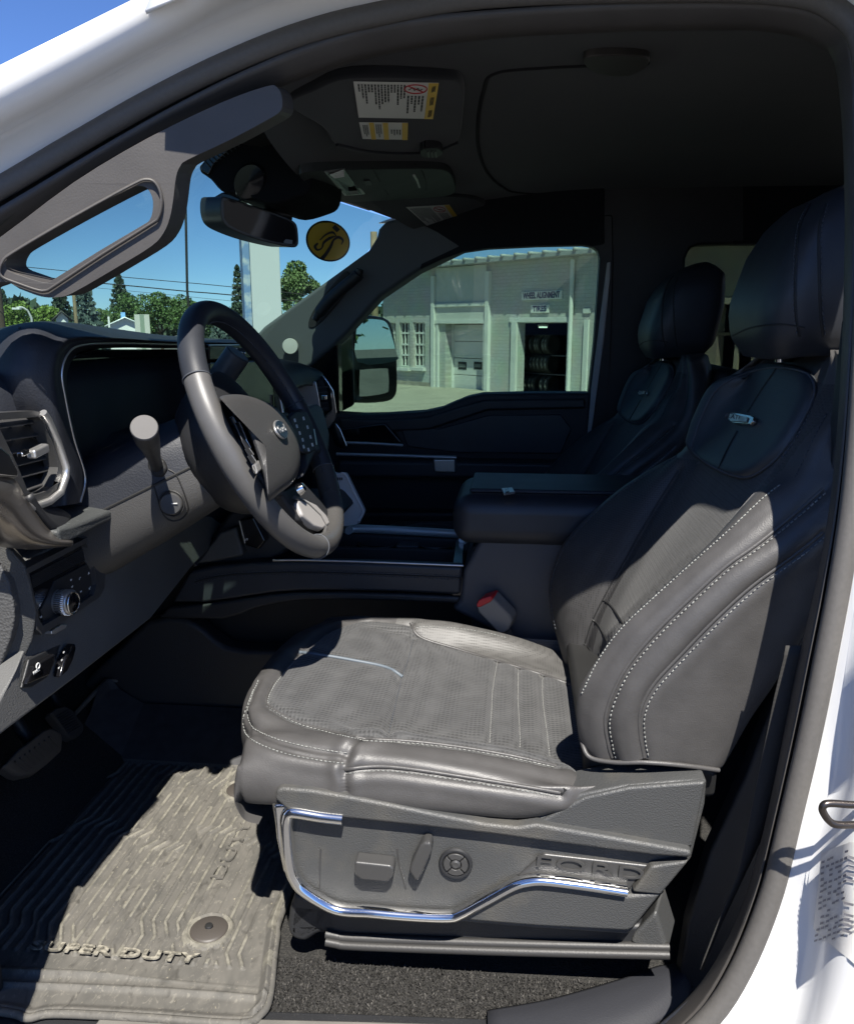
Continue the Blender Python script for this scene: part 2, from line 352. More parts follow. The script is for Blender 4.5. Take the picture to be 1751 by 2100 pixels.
slab('lower_pillar_trim', [ay(a, b, .985) for a, b in [(1745, 650), (1722, 850), (1700, 993), (1692, 1088), (1672, 1108), (1654, 1116), (1654, 1150), (1668, 1160), (1646, 1222), (1609, 1354), (1588, 1432), (1530, 1590), (1455, 1750), (1410, 1900), (1385, 2060), (1760, 2110), (1790, 650)]], (0, .03, 0), plastic_d, truck, bevel=.006)

# the driver's seat belt hanging down the pillar
belt = thing('seat_belt', 'dark grey seat belt webbing running down beside the driver seat', 'seat belt', tuple(ay(1500, 1850, .885)))
bl = resamp([ay(a, b, .885) for a, b in [(1612, 1325), (1610, 1339), (1588, 1430), (1562, 1560), (1538, 1680), (1517, 1790), (1470, 1900), (1436, 1990)]], 30)
br = resamp([ay(a, b, .888) for a, b in [(1680, 1325), (1668, 1339), (1645, 1430), (1612, 1560), (1582, 1680), (1530, 1790), (1478, 1900), (1440, 1993)]], 30)
strip('webbing', [bl, [a.lerp(b, .5) for a, b in zip(bl, br)], br], webbing, belt, solid=.0018)

# door striker on the white pillar, and the printed label under it
st = thing('door_striker', 'dark metal door striker loop on the white door pillar', 'door striker', tuple(ay(1751, 1670, .745)))
tube('loop', spl([ay(a, b, y) for a, b, y in [(1790, 1652, .745), (1745, 1651, .74), (1703, 1648, .738), (1689, 1652, .737), (1687, 1664, .737), (1700, 1684, .737), (1718, 1692, .738), (1760, 1692, .745), (1800, 1692, .745)]], 5), .0036, M('striker_steel', (.10, .085, .075), .3, metal=.9), st, 10)
lathe('base_plate', [(.001, -.004), (.030, -.004), (.033, -.002), (.033, .008), (.03, .010)], ay(1776, 1672, .79), (0, -1, .1), M('plate_steel', (.2, .19, .18), .4, metal=.8), st, 28)

# A-pillar inner trim with the open grab handle on the driver side
def yp(px): return .885 + .085 * px / 575
outl = [(-120, 560), (0, 486), (150, 374), (300, 284), (450, 211), (545, 176), (568, 178), (578, 198), (576, 226), (545, 247), (468, 288), (385, 327), (370, 340), (361, 362), (355, 410), (348, 447), (335, 478), (310, 505), (240, 548), (150, 600), (120, 609), (85, 608), (40, 592), (0, 578), (-120, 620)]
hole = [(18, 540), (24, 522), (45, 506), (150, 449), (255, 396), (280, 388), (295, 393), (305, 410), (306, 432), (300, 452), (285, 463), (200, 512), (118, 562), (100, 571), (82, 569), (48, 558), (26, 550)]
def vert(pts, dy=0): return [ay(p.x, p.y, yp(p.x) + dy) for p in spl([(a, b, 0) for a, b in pts], 3, True)]
hole = [(163 + (a - 163) * 1.05, 479 + (b - 479) * 1.08) for a, b in hole]
slab('pillar_trim', vert(outl), (.003, .036, .004), garn, truck, holes=[vert(hole)], bevel=.010, seg=5, smooth=False)
lip = vert([((a - 165) * 1.10 + 168, (b - 478) * 1.16 + 480) for a, b in hole], -.0035)
tube('grab_handle', lip, .0016, garn, truck, 10, closed=True, flat=1.4)

# roof lining
hl = [[(-.30, .985, 1.150), (-.37, 1.25, 1.140), (-.40, 1.65, 1.128), (-.385, 2.0, 1.145), (-.345, 2.33, 1.152)],
      [(-.20, .99, 1.185), (-.25, 1.25, 1.178), (-.27, 1.65, 1.168), (-.25, 2.0, 1.178), (-.20, 2.345, 1.18)],
      [(-.05, 1.0, 1.205), (-.05, 1.25, 1.215), (-.05, 1.65, 1.218), (-.03, 2.0, 1.215), (0, 2.36, 1.205)],
      [(.25, 1.0, 1.218), (.25, 1.25, 1.245), (.25, 1.65, 1.262), (.25, 2.0, 1.25), (.25, 2.37, 1.215)],
      [(.8, 1.0, 1.218), (.8, 1.25, 1.25), (.8, 1.65, 1.268), (.8, 2.0, 1.25), (.8, 2.37, 1.215)],
      [(1.54, 1.0, 1.21), (1.54, 1.25, 1.24), (1.54, 1.65, 1.26), (1.54, 2.0, 1.24), (1.54, 2.37, 1.21)]]
head = patch('headliner', hl, cloth, truck, 8, 8)
ht = bvh(head)
def crease(name, pts, r, mat, lift=-.0005, parent=truck, k=6):
    P = [q for q, n in drape(ht, pts, k, lift)]
    return tube(name, P, r, mat, parent, 8) if len(P) > 2 else None
crease('roof_blind_edge', [(1330, 128), (1100, 138), (1012, 150), (992, 185), (981, 240), (981, 300), (998, 350), (1030, 382), (1075, 395), (1250, 399), (1500, 402), (1640, 402)], .0035, M('blind_edge', (.008, .008, .010), .9))
dome = [q for q, n in drape(ht, [(1195, 112), (1215, 132), (1262, 143), (1310, 133), (1331, 112), (1320, 100), (1260, 96), (1205, 100)], 4, .010, True)]
if len(dome) > 8: slab('roof_grip_cover', dome, (0, 0, .02), garn, truck, bevel=.004)

# windshield: green-blue glass, its corner sticker
def wz(x): return 1.118 - (-.36 - x) * .72
ws = [[(-.345, .965, 1.155), (-.46, 1.25, 1.172), (-.555, 1.65, 1.182), (-.49, 2.0, 1.172), (-.36, 2.45, 1.165)],
      [(-.56, .93, 1.000), (-.70, 1.25, 1.000), (-.76, 1.65, 1.000), (-.73, 2.0, 1.000), (-.52, 2.48, .995)],
      [(-.76, .90, .845), (-.90, 1.25, .835), (-.95, 1.65, .83), (-.93, 2.0, .83), (-.68, 2.51, .84)],
      [(-.86, .89, .765), (-1.0, 1.25, .72), (-1.05, 1.65, .71), (-1.03, 2.0, .71), (-.78, 2.52, .76)]]
wsh = patch('windshield', ws, g_wind, truck, 6, 6)
wt = bvh(wsh)
sti = thing('windshield_sticker', 'round yellow sticker with dark blue script mark on the windshield corner', 'sticker', tuple(cast(wt, 672, 493, .0)[0]))
def ring(cx, cy, rx, ry, tilt=-.25, k=40):
    return [(cx + rx * math.cos(t) * math.cos(tilt) - ry * math.sin(t) * math.sin(tilt), cy + rx * math.cos(t) * math.sin(tilt) + ry * math.sin(t) * math.cos(tilt)) for t in np.linspace(0, 2 * math.pi, k, endpoint=False)]
def onto(tree, pts, lift): return [q for q in (cast(tree, a, b, lift)[0] for a, b in pts) if q is not None]
navy = M('navy_print', (.012, .015, .03), .5)
s3 = [cast(wt, a, b, .001)[0] for a, b in ((640, 480), (705, 480), (672, 525))]; sN = (s3[1] - s3[0]).cross(s3[2] - s3[0]).normalized()
if sN.dot(EYE - s3[0]) < 0: sN = -sN
sp2 = lambda a, b, l: apl(a, b, s3[0] + sN * l, sN)
slab('border', [sp2(a, b, .001) for a, b in ring(672.5, 494, 46.5, 41, .5)], sN * -.0004, navy, sti, bevel=0)
slab('disc', [sp2(a, b, .002) for a, b in ring(673, 494, 43, 37.5, .5)], sN * -.0004, M('yellow_vinyl', (.85, .62, .06), .5), sti, bevel=0)
def mark(name, pts, ws_, lift=.0034):
    P = spl([(a, b, 0) for a, b in pts], 5); w = [lin(i / (len(P) - 1), np.linspace(0, 1, len(ws_)), ws_) for i in range(len(P))]
    A = []; B = []
    for i, p in enumerate(P):
        t = (P[min(i + 1, len(P) - 1)] - P[max(i - 1, 0)]).normalized(); n = Vector((-t.y, t.x, 0))
        A.append(sp2(p.x + n.x * w[i], p.y + n.y * w[i], lift)); B.append(sp2(p.x - n.x * w[i], p.y - n.y * w[i], lift))
    strip(name, [A, B], navy, sti)
mark('script_stroke', [(652, 498), (646, 505), (651, 512), (660, 508), (664, 497), (676, 488), (690, 483)], [2, 3, 2, 1.5, 2.5, 3, .6])
mark('script_stroke', [(700, 501), (703, 492), (694, 486), (684, 492), (678, 505), (668, 521), (660, 530)], [.8, 2.2, 3, 2, 3, 3.5, 4])
mark('script_stroke', [(684, 463), (689, 468), (694, 473)], [4.5, 4.5, 4.5])
mark('script_stroke', [(690, 484), (682, 476), (668, 481), (656, 492)], [.6, 2.5, 1.8, 1.2])

# passenger side: pillar, door, glass
def ypp(py): return lin(py, [300, 470, 800, 1300], [2.30, 2.34, 2.43, 2.45])
def pv(pts, dy=0, s=0): 
    q = spl([(a, b, 0) for a, b in pts], s, True) if s else [Vector((a, b, 0)) for a, b in pts]
    return [ay(p.x, p.y, ypp(p.y) + dy) for p in q]
pillar_l = M('pillar_grey', (.075, .085, .09), .55, bump=[('noise', 500, .2, .0005)])
slab('passenger_pillar', pv([(470, 742), (541, 668), (645, 592), (755, 512), (772, 485), (776, 468), (790, 452), (840, 440), (900, 470), (960, 505), (860, 553), (782, 606), (705, 690), (640, 748), (560, 800)]), (.0, .06, -.01), pillar_l, truck, bevel=.012, seg=3)
ph = [pv([(a, b)], -.028)[0] for a, b in [(645, 655), (655, 640), (672, 618), (700, 592), (722, 574), (735, 562), (738, 552)]]
tube('passenger_grab_handle', spl(ph, 4), [.010] * 4 + [.016] * 17 + [.010] * 4, plastic_d, truck, 12)
slab('handle_recess', pv([(632, 668), (640, 640), (668, 600), (700, 562), (713, 556), (719, 570), (716, 590), (690, 625), (650, 668)], -.004, 3), (0, .01, 0), plastic_d, truck, bevel=.003)
lathe('pillar_speaker', [(.001, .004), (.021, .003), (.023, 0), (.0235, -.006)], pv([(595, 710)], -.022)[0], (.25, -1, .1), M('speaker_mesh', (.30, .31, .30), .5, bump=[('dots', 700, .6, .0008)]), truck, 28)
slab('sail_panel', pv([(600, 770), (640, 700), (668, 668), (692, 652), (696, 852), (600, 870)], .02), (0, .05, 0), gloss_black, truck, bevel=.004)
strip_m = M('bright_strip', (.55, .55, .55), .3, metal=.5)
door = slab('passenger_door', pv([(560, 870), (690, 848), (740, 851), (790, 850), (868, 845), (905, 837), (932, 825), (960, 814), (990, 808), (1080, 806), (1212, 806), (1205, 930), (1170, 1010), (1150, 1300), (560, 1300)]), (0, .09, 0), M('door_skin', (.017, .018, .021), .6, bump=[('cells', 420, .25, .0007)]), truck, bevel=.010, seg=3)
slab('belt_trim', pv([(695, 858), (790, 860), (870, 856), (935, 836), (992, 820), (1200, 817), (1202, 838), (1000, 842), (940, 862), (880, 882), (790, 886), (695, 880)], -.014), (0, .03, 0), plastic_d, door, bevel=.008, seg=3)
slab('armrest', pv([(690, 944), (935, 946), (1160, 950), (1180, 962), (1160, 985), (690, 980)], -.07), (0, .09, 0), leather_shade, door, bevel=.012, seg=3)
slab('door_insert', pv([(770, 860), (820, 872), (835, 915), (930, 928), (1150, 930), (1172, 880), (1150, 850), (1000, 852), (900, 880)], -.010), (0, .02, 0), leather_shade, door, bevel=.006)
tube('chrome_strip', [ay(a, b, 2.37) for a, b in [(690, 907), (760, 909), (826, 913)]], .0040, strip_m, door, 8)
tube('chrome_strip', [ay(a, b, 2.35) for a, b in [(690, 931), (800, 934), (936, 938)]], .0048, strip_m, door, 8)
slab('pull_handle', pv([(888, 942), (934, 942), (934, 970), (890, 968)], -.085), (0, .02, 0), satin, door, bevel=.004)
slab('window_switch_panel', pv([(700, 880), (790, 868), (825, 908), (700, 905)], -.035), (0, .03, 0), gloss_black, door, bevel=.004)
slab('door_pocket', pv([(730, 1050), (1120, 1050), (1100, 1120), (730, 1120)], -.05), (0, .06, 0), plastic_d, door, bevel=.012)
slab('door_window', pv([(640, 748), (705, 690), (782, 606), (860, 553), (960, 505), (1230, 495), (1240, 540), (1215, 830), (640, 870)], .045), (0, .004, 0), g_pass, truck, bevel=0)
slab('window_header', pv([(860, 553), (905, 532), (950, 516), (1000, 509), (1100, 504), (1195, 502), (1215, 505), (1240, 500), (1240, 340), (860, 340)], .0), (0, .05, 0), cloth, truck, bevel=.006)
slab('door_rear_frame', pv([(1200, 500), (1216, 506), (1226, 514), (1230, 530), (1228, 560), (1218, 700), (1206, 812), (1200, 930), (1240, 935), (1250, 800), (1258, 540), (1256, 440), (1200, 440)], .008), (0, .05, 0), plastic_d, truck, bevel=.004)
slab('door_jamb_strip', pv([(1245, 538), (1252, 536), (1251, 570), (1238, 700), (1218, 850), (1206, 925), (1201, 935), (1212, 800), (1226, 690)], -.004), (0, .012, 0), M('jamb_paint', (.42, .42, .42), .35), truck, bevel=.002)
slab('centre_pillar', pv([(1232, 330), (1234, 505), (1246, 540), (1240, 700), (1205, 935), (1150, 1100), (1500, 1100), (1440, 800), (1412, 720), (1405, 530), (1416, 508), (1432, 502), (1530, 499), (1530, 330)], .015), (0, .06, 0), plastic_d, truck, bevel=.008)
slab('rear_side_frame', pv([(1500, 330), (1500, 500), (1900, 497), (1900, 330)], .015), (0, .06, 0), cloth, truck, bevel=.006)
slab('rear_door_lower', pv([(1420, 792), (1900, 790), (1900, 1300), (1420, 1300)], .02), (0, .06, 0), plastic_d, truck, bevel=.006)
slab('rear_side_window', pv([(1385, 480), (1900, 480), (1900, 820), (1385, 820)], .06), (0, .004, 0), g_rear, truck, bevel=0)
strip('far_body_side', [[Vector((x, 2.5, -.1)), Vector((x, 2.52, .3)), Vector((x, 2.50, .52))] for x in (-1.3, -.7, 0, 1.56)], white_paint, truck, solid=.004)
slab('far_roof_rail', [Vector((-.4, 2.40, 1.15)), Vector((1.56, 2.42, 1.16)), Vector((1.56, 2.47, 1.27)), Vector((-.1, 2.45, 1.26))], (0, .02, 0), white_paint, truck)
slab('kick_panel', [(-.75, 2.43, -.01), (-.75, 2.43, .8), (-1.25, 2.43, .8), (-1.25, 2.43, -.01)], (0, .03, 0), plastic_d, truck)
slab('driver_kick_panel', [(-.66, .86, -.01), (-.66, .86, .8), (-1.25, .86, .8), (-1.25, .86, -.01)], (0, .012, 0), plastic_d, truck)
box('firewall', (-1.27, .86, -.05), (-1.22, 2.45, .80), rubber_d, truck)
tube('antenna', resamp([Vector((-1.02, 2.60, .55)), ay(384, 600, 2.60), ay(379, 335, 2.60), ay(376, 200, 2.60)], 40), .0042, rubber_d, truck, 8)

# passenger wing mirror
mir = thing('wing_mirror', 'black towing mirror with two glass panes outside the passenger window', 'wing mirror', tuple(ay(770, 740, 2.72)))
MN = Vector((.88, -.475, .02)); MO = ay(772, 740, 2.74)
def mv(pts, d=0): return [apl(p.x, p.y, MO + MN * d, MN) for p in spl([(a, b, 0) for a, b in pts], 3, True)]
slab('housing', mv([(726, 655), (738, 647), (775, 648), (797, 655), (806, 672), (814, 720), (816, 790), (810, 815), (790, 824), (740, 826), (727, 815), (724, 740)], -.004), (-.12, .03, 0), gloss_black, mir, bevel=.010, seg=3)
slab('main_glass', mv([(733, 664), (742, 655), (775, 655), (793, 662), (803, 688), (811, 718), (811, 740), (733, 742)]), MN * -.003, mirror_m, mir, bevel=0)
MS = Vector((.86, -.48, -.13)); mo_ = mv([(768, 785)])[0] + MN * .003
slab('spot_glass', [apl(p.x, p.y, mo_, MS) for p in spl([(a, b, 0) for a, b in [(738, 762), (742, 758), (790, 755), (796, 762), (797, 795), (790, 806), (742, 813), (737, 806)]], 3, True)], MN * -.003, mirror_m, mir, bevel=0)
for z0 in (690, 738): tube('arm', [ay(a, b, y) for a, b, y in [(655, z0 + 35, 2.54), (690, z0 + 30, 2.62), (735, z0 + 35, 2.74)]], .028, plastic_d, mir, 10, flat=.7)
slab('arm_cover', [ay(a, b, 2.60) for a, b in [(668, 672), (722, 645), (728, 830), (690, 850), (672, 800)]], (-.02, .08, 0), plastic_d, mir, bevel=.01)

slab('sun_blocking_lip', [(-.48, .99, 1.165), (-.53, 1.08, 1.172), (-.53, 1.18, 1.176), (-.54, 1.36, 1.184), (-.58, 1.65, 1.188), (-.52, 2.0, 1.184), (-.42, 2.38, 1.18), (-.30, 2.40, 1.20), (-.34, 1.65, 1.20), (-.28, .99, 1.19)], (0, 0, .006), rubber_d, truck, bevel=0)  # added lip, out of view: keeps windshield sun off the console
# printed tyre label on the white pillar
bst = bvh([o for o in truck.children if o.name.startswith('body_side')][0])
def lq(u, v): return tuple(np.array((1697, 1752)) * (1 - u) * (1 - v) + np.array((1800, 1712)) * u * (1 - v) + np.array((1770, 1985)) * u * v + np.array((1680, 1905)) * (1 - u) * v)
tl3 = strip('pillar_label', [[cast(bst, *lq(u, v), .0065)[0] or ay(*lq(u, v), .80) for u in np.linspace(0, 1, 8)] for v in np.linspace(0, 1, 10)], label_w, truck)
pl3 = []
for i in range(16):
    for k in range(9):
        a = 1700 + k * 9.5 - i * 1.1 + random.uniform(-2, 2); b = 1768 + i * 11.5 - k * 4 + random.uniform(-1, 1)
        if b > 1950 - abs(a - 1720) * .2 or random.random() < .25: continue
        c = [cast(bst, a + u, b + v, .0075)[0] for u, v in ((0, 0), (7, -2), (6, 3), (-1, 5))]
        if all(q is not None for q in c): pl3.append((c, [(0, 1, 2, 3)]))
tag(multi('label_print', pl3, M('grey_print', (.30, .29, .30), .6), tl3, ang=180), kind='stuff')
# the open driver door stands out of view on the left; its shade falls across the floor mat
def dl(y, d=0): return -.606 + .266 * (.835 - y) - d
dv = thing('open_driver_door', 'white driver door swung open beside the cab, its shade crossing the floor mat', 'truck door', (dl(.3), .3, .3))
slab('door_panel', [(dl(.66), .66, -.08), (dl(.66), .66, .20), (dl(.74), .74, .24), (dl(.74), .74, .80), (dl(.60), .60, .72), (dl(-.34), -.34, .70), (dl(-.34), -.34, .10), (dl(-.2), -.2, -.08)], (-.11, -.03, 0), garn, dv, bevel=.02)
tube('window_frame', [Vector((dl(.66) - .05, .66, .70)), Vector((dl(.5) - .05, .50, .95)), Vector((dl(.2) - .05, .20, 1.20)), Vector((dl(-.3) - .05, -.30, 1.22)), Vector((dl(-.34) - .05, -.34, .70))], .03, plastic_d, dv, 8)
box('front_fender', (-2.4, .74, -.45), (-.80, .84, .66), white_paint, truck, bevel=.03, seg=3)
box('rocker_panel', (-.70, .79, -.36), (.52, .90, -.06), white_paint, truck, bevel=.02, seg=3)
# ================================================================== the driver seat
def inpoly(x, y, P):
    r = False; j = len(P) - 1
    for i in range(len(P)):
        if (P[i][1] > y) != (P[j][1] > y) and x < (P[j][0] - P[i][0]) * (y - P[i][1]) / (P[j][1] - P[i][1]) + P[i][0]: r = not r
        j = i
    return r
def gridmesh(G):
    a, b = len(G), len(G[0]); V = [p for r in G for p in r]
    Fc = [(i * b + j, i * b + j + 1, (i + 1) * b + j + 1, (i + 1) * b + j) for i in range(a - 1) for j in range(b - 1)]
    return V, Fc
def gridtree(G): V, Fc = gridmesh(G); return BVHTree.FromPolygons(V, Fc)
def gridnormals(G):
    A = np.array([[tuple(p) for p in r] for r in G]); du = np.gradient(A, axis=0); dv = np.gradient(A, axis=1)
    n = np.cross(du, dv); n /= np.maximum(1e-9, np.linalg.norm(n, axis=2, keepdims=True)); return A, n
def carve(G, seams, out):
    """press seams into a padded surface: seams = [(points, depth, width, puff)]; out = a point the surface faces"""
    A, n = gridnormals(G); sgn = np.sign(((np.array(out) - A) * n).sum(2)).mean(); n = n * (1 if sgn > 0 else -1)
    S = A.reshape(-1, 3); d = np.zeros(len(S))
    for P, dep, w, puff in seams:
        Q = np.array([tuple(p) for p in resamp(P, max(20, int(sum((b - a).length for a, b in zip(P, P[1:])) / .004)))])
        m = np.full(len(S), 9.0)
        for k in range(0, len(Q), 40): m = np.minimum(m, np.sqrt(((S[:, None, :] - Q[None, k:k + 40]) ** 2).sum(2)).min(1))
        d -= dep * np.exp(-(m / w) ** 2); d += puff * np.exp(-((m - w * 3.2) / (w * 2)) ** 2)
    B = A + n * d.reshape(A.shape[:2] + (1,))
    return [[Vector(p) for p in r] for r in B]
def split_parts(G, test, names, mats, parent):
    """one padded surface cut into its panels: test(face centre, normal) -> index"""
    V, Fc = gridmesh(G); outs = {}
    for f in Fc:
        c = (V[f[0]] + V[f[1]] + V[f[2]] + V[f[3]]) / 4; outs.setdefault(test(c), []).append(f)
    res = []
    for i, fs in sorted(outs.items()):
        ids = sorted({x for f in fs for x in f}); mp = {a: b for b, a in enumerate(ids)}
        res.append(mk(names[i], [V[a] for a in ids], [tuple(mp[x] for x in f) for f in fs], mats[i], parent, ang=180))
    return res

seat = thing('driver_seat', 'black leather driver seat with pale stitching and perforated cushion, lit by the sun', 'car seat', (-.05, 1.2, 0))
# ---- cushion: cross sections from the outer edge to the inner edge, front to rear
def csec(t):
    """t 0 front .. 1 rear: list of (x, y, z) across"""
    xr = lin(t, [0, .1, .25, .5, .8, 1], [-.345, -.335, -.25, -.12, .02, .12])
    bow = lin(t, [0, .15, .4, 1], [.052, .045, .015, 0])
    crest = lin(t, [0, .12, .3, .5, .75, .9, 1], [.318, .338, .342, .340, .330, .315, .285])
    mid = lin(t, [0, .12, .3, .5, .75, 1], [.330, .352, .342, .322, .306, .292])
    inn = lin(t, [0, .12, .3, .5, .75, 1], [.325, .343, .342, .342, .322, .28])
    lowz = lin(t, [0, .1, .3, .6, .85, 1], [.262, .255, .262, .262, .262, .285])
    so_ = lin(t, [0, .15, .5, .85, 1], [0, -.006, -.012, -.010, .01])
    return [(xr, .955 + so_ * .5, lowz), (xr, .938 + so_, lowz + .012), (xr, .930 + so_, .292), (xr - .002, .936 + so_, .315), (xr - .004, .952 + so_, crest - .006), (xr - .006, .975, crest + .002), (xr - .010, 1.002, crest - .002),
            (xr - .018, 1.030, mid - .004), (xr - bow * .75, 1.08, mid), (xr - bow, 1.2, mid + .002), (xr - bow * .8, 1.32, mid), (xr - .018, 1.375, mid - .002), (xr - .010, 1.405, inn + .002), (xr - .004, 1.435, inn), (xr, 1.458, inn - .016), (xr, 1.468, .30), (xr, 1.462, lowz)]
rows = []
front = [(.022, -.125, .06), (.004, -.085, .03), (-.006, -.045, .012), (-.004, -.020, .004)]       # the front valance rolls under
for dx, dz, sy in front:
    s = csec(0); zt = [p[2] for p in s]
    rows.append([Vector((p[0] + dx, 1.2 + (p[1] - 1.2) * (1 - sy * .4), min(p[2], max(p[2] + dz * max(0, (p[2] - .24) / .09), .235)))) for p in s])
for t in [0, .04, .09, .15, .25, .36, .5, .65, .8, .92, 1]: rows.append([Vector(p) for p in csec(t)])
rows = [spl(r, 15) for r in rows]
cols = [resamp(spl([r[j] for r in rows], 8), 160) for j in range(len(rows[0]))]
CG = [[c[i] for c in cols] for i in range(160)]
ct = gridtree(CG)
def D(tree, pts, k=6, lift=0, closed=False): return [q for q, n in drape(tree, pts, k, lift, closed)]
sA = [(750, 1515), (840, 1520), (930, 1530), (1040, 1548), (1140, 1570)]
sF = [(842, 1279), (750, 1272), (680, 1290), (640, 1318), (599, 1353), (560, 1400), (546, 1435), (561, 1455), (612, 1481), (684, 1501), (750, 1516)]
sI = [(842, 1277), (862, 1307), (940, 1332), (1010, 1353), (1112, 1384), (1180, 1408)]
sX = [(847, 1312), (838, 1350), (826, 1384), (812, 1440), (801, 1486), (796, 1509)]
sM = [(612, 1338), (660, 1344), (714, 1353), (791, 1369), (826, 1389)]
sIs = [(847, 1292), (870, 1286), (943, 1290), (1000, 1299), (1040, 1309)]
sOut = [(709, 1583), (750, 1578), (791, 1577), (850, 1583), (918, 1593), (1046, 1613), (1148, 1631)]
sV = [(750, 1516), (722, 1536), (709, 1557), (707, 1590), (708, 1624)]
sL = [(530, 1400), (514, 1440), (508, 1470), (525, 1501), (587, 1526), (663, 1542), (716, 1549)]
sL2 = [(520, 1410), (505, 1450), (499, 1480), (515, 1512), (580, 1540), (660, 1556), (710, 1562)]
ch = [[(1020, 1356), (1012, 1400), (1008, 1450), (1004, 1520), (1000, 1536)], [(1063, 1370), (1062, 1430), (1066, 1500), (1066, 1552)], [(1112, 1384), (1113, 1440), (1122, 1510), (1128, 1562)], [(1165, 1400), (1172, 1460), (1180, 1520)]]
sq = {k: D(ct, v) for k, v in dict(A=sA, F=sF, I=sI, X=sX, M=sM, Is=sIs, O=sOut, V=sV, L=sL, L2=sL2).items()}
chq = [D(ct, c) for c in ch]
CG = carve(CG, [(sq['A'], .008, .007, .003), (sq['F'], .006, .006, .0025), (sq['I'], .0025, .006, .0005), (sq['X'], .0045, .006, .002), (sq['M'], .004, .006, .002), (sq['O'], .003, .004, .0025), (sq['V'], .005, .004, .002), (sq['L'], .004, .005, .002), (sq['L2'], .003, .004, .001)] + [(c, .0038, .0045, .002) for c in chq if len(c) > 2], (-.1, 1.2, 2))
ct = gridtree(CG)
plan_f = [(p.x, p.y) for p in sq['F']] + [(p.x, p.y) for p in sq['A']] + [(.16, sq['A'][-1].y), (.16, sq['I'][-1].y)] + [(p.x, p.y) for p in reversed(sq['I'])]
plan_x = [(p.x, p.y) for p in sq['X']]
_ix = sorted((p.x, p.y) for p in sq['I'])
def fI(x): return lin(x, [a for a, b in _ix], [b for a, b in _ix])
def ctest(c):
    if c.z > .278 and inpoly(c.x, c.y, plan_f): return 1
    if c.y > fI(c.x) and c.z > .285 and c.x > -.21: return 2
    return 0
seat_parts = split_parts(CG, ctest, ['cushion', 'cushion_insert', 'inner_bolster'], [leather, perf, perf_l], seat)
cushion = seat_parts[0]
def seam(name, tree, pts, mat=thread, lift=.0006, k=6, parent=cushion, **kw):
    p = drape(tree, pts, k, lift)
    if len(p) > 3: stitches(name, p, mat, parent, **kw)
def shift(pts, dx, dy): return [(a + dx, b + dy) for a, b in pts]
seam('stitching', ct, shift(sA, 0, 5)); seam('stitching', ct, shift(sF[4:], 4, 5)); seam('stitching', ct, sIs, w=.0006); seam('stitching', ct, sX, thread_d, w=.0006); [seam('channel_thread', ct, c, M('faint_thread', (.20, .20, .19), .7), w=.0005, pitch=.005) for c in ch[:3]]
seam('stitching', ct, shift(sOut, 0, 5)); seam('stitching', ct, shift(sL, 0, -4)); seam('stitching', ct, shift(sL2, 0, 5))
tube('piping', D(ct, sI, 8, -.0006), .0032, leather, cushion, 8); tube('piping', D(ct, sA, 8, -.0012), .0026, leather, cushion, 8)
tube('piping', D(ct, sM, 6, .0005), .0028, M('light_piping', (.10, .12, .14), .45), cushion, 8)
tube('piping', D(ct, shift(sOut, 0, -4), 6, -.0006), .0028, leather, cushion, 8)
tube('piping', D(ct, shift(sF[5:], 0, 0), 6, -.0006), .002, leather, cushion, 8)
# rear end of the outer bolster, a short black sleeve
tube('bolster_end_hem', spl([ay(a, b, .934) for a, b in [(1040, 1676), (1090, 1664), (1140, 1642), (1160, 1616)]], 5), .0045, rubber_d, seat, 8)

# ---- backrest
def prof(z): return lin(z, [.18, .227, .30, .405, .537, .633, .731, .807, .84], [.125, .128, .132, .150, .213, .270, .330, .372, .390])
lv = 120
def colD(pts): return [ay(a, b, y) for a, b, y in pts]
def withy(pts, ys):
    n = len(pts); return [ay(a, b, lin(i / (n - 1), np.linspace(0, 1, len(ys)), ys)) for i, (a, b) in enumerate(pts)]
B2 = withy([(1324, 1558), (1315, 1504), (1317, 1457), (1343, 1406), (1399, 1345), (1469, 1273), (1544, 1205), (1628, 1144), (1698, 1088), (1755, 1030), (1775, 930), (1775, 830), (1765, 745)], [.950, .945, .945, .95, .965, 1.0])
B1 = withy([(1258, 1558), (1251, 1532), (1244, 1476), (1263, 1416), (1296, 1359), (1352, 1294), (1422, 1226), (1492, 1163), (1553, 1120), (1623, 1064), (1690, 1005), (1730, 930), (1745, 840), (1738, 745)], [.962, .955, .955, .958, .98, 1.03])
B4 = withy([(1210, 1556), (1195, 1530), (1184, 1490), (1183, 1440), (1193, 1402), (1226, 1350), (1273, 1285), (1352, 1210), (1441, 1130), (1499, 1078), (1560, 1020), (1620, 975), (1662, 905), (1693, 847), (1712, 790), (1712, 740)], [.985, .985, .985, .99, 1.01, 1.06])
B7 = [Vector((prof(z), 1.325, z)) for z in np.linspace(.215, .83, 12)]
B5 = [Vector((prof(z) + lin(z, [.2, .35, .6, .84], [.03, .02, .006, .0]), lin(z, [.2, .55, .84], [1.045, 1.05, 1.08]), z)) for z in np.linspace(.25, .83, 12)]
B6 = [Vector((prof(z) + lin(z, [.2, .4, .84], [.02, .008, -.002]), 1.2, z)) for z in np.linspace(.23, .832, 12)]
B8 = withy([(1186, 1400), (1160, 1355), (1142, 1303), (1128, 1256), (1126, 1200), (1142, 1144), (1174, 1093), (1259, 1013), (1330, 965), (1399, 924), (1420, 890), (1434, 855), (1461, 800), (1497, 770), (1544, 748)], [1.43, 1.44, 1.44, 1.44, 1.43, 1.40, 1.33])
B0 = withy([(1470, 1580), (1480, 1570), (1530, 1480), (1585, 1400), (1650, 1290), (1710, 1180), (1790, 1060), (1820, 930), (1830, 800), (1810, 735)], [.972, .968, .968, .975, .99, 1.03])
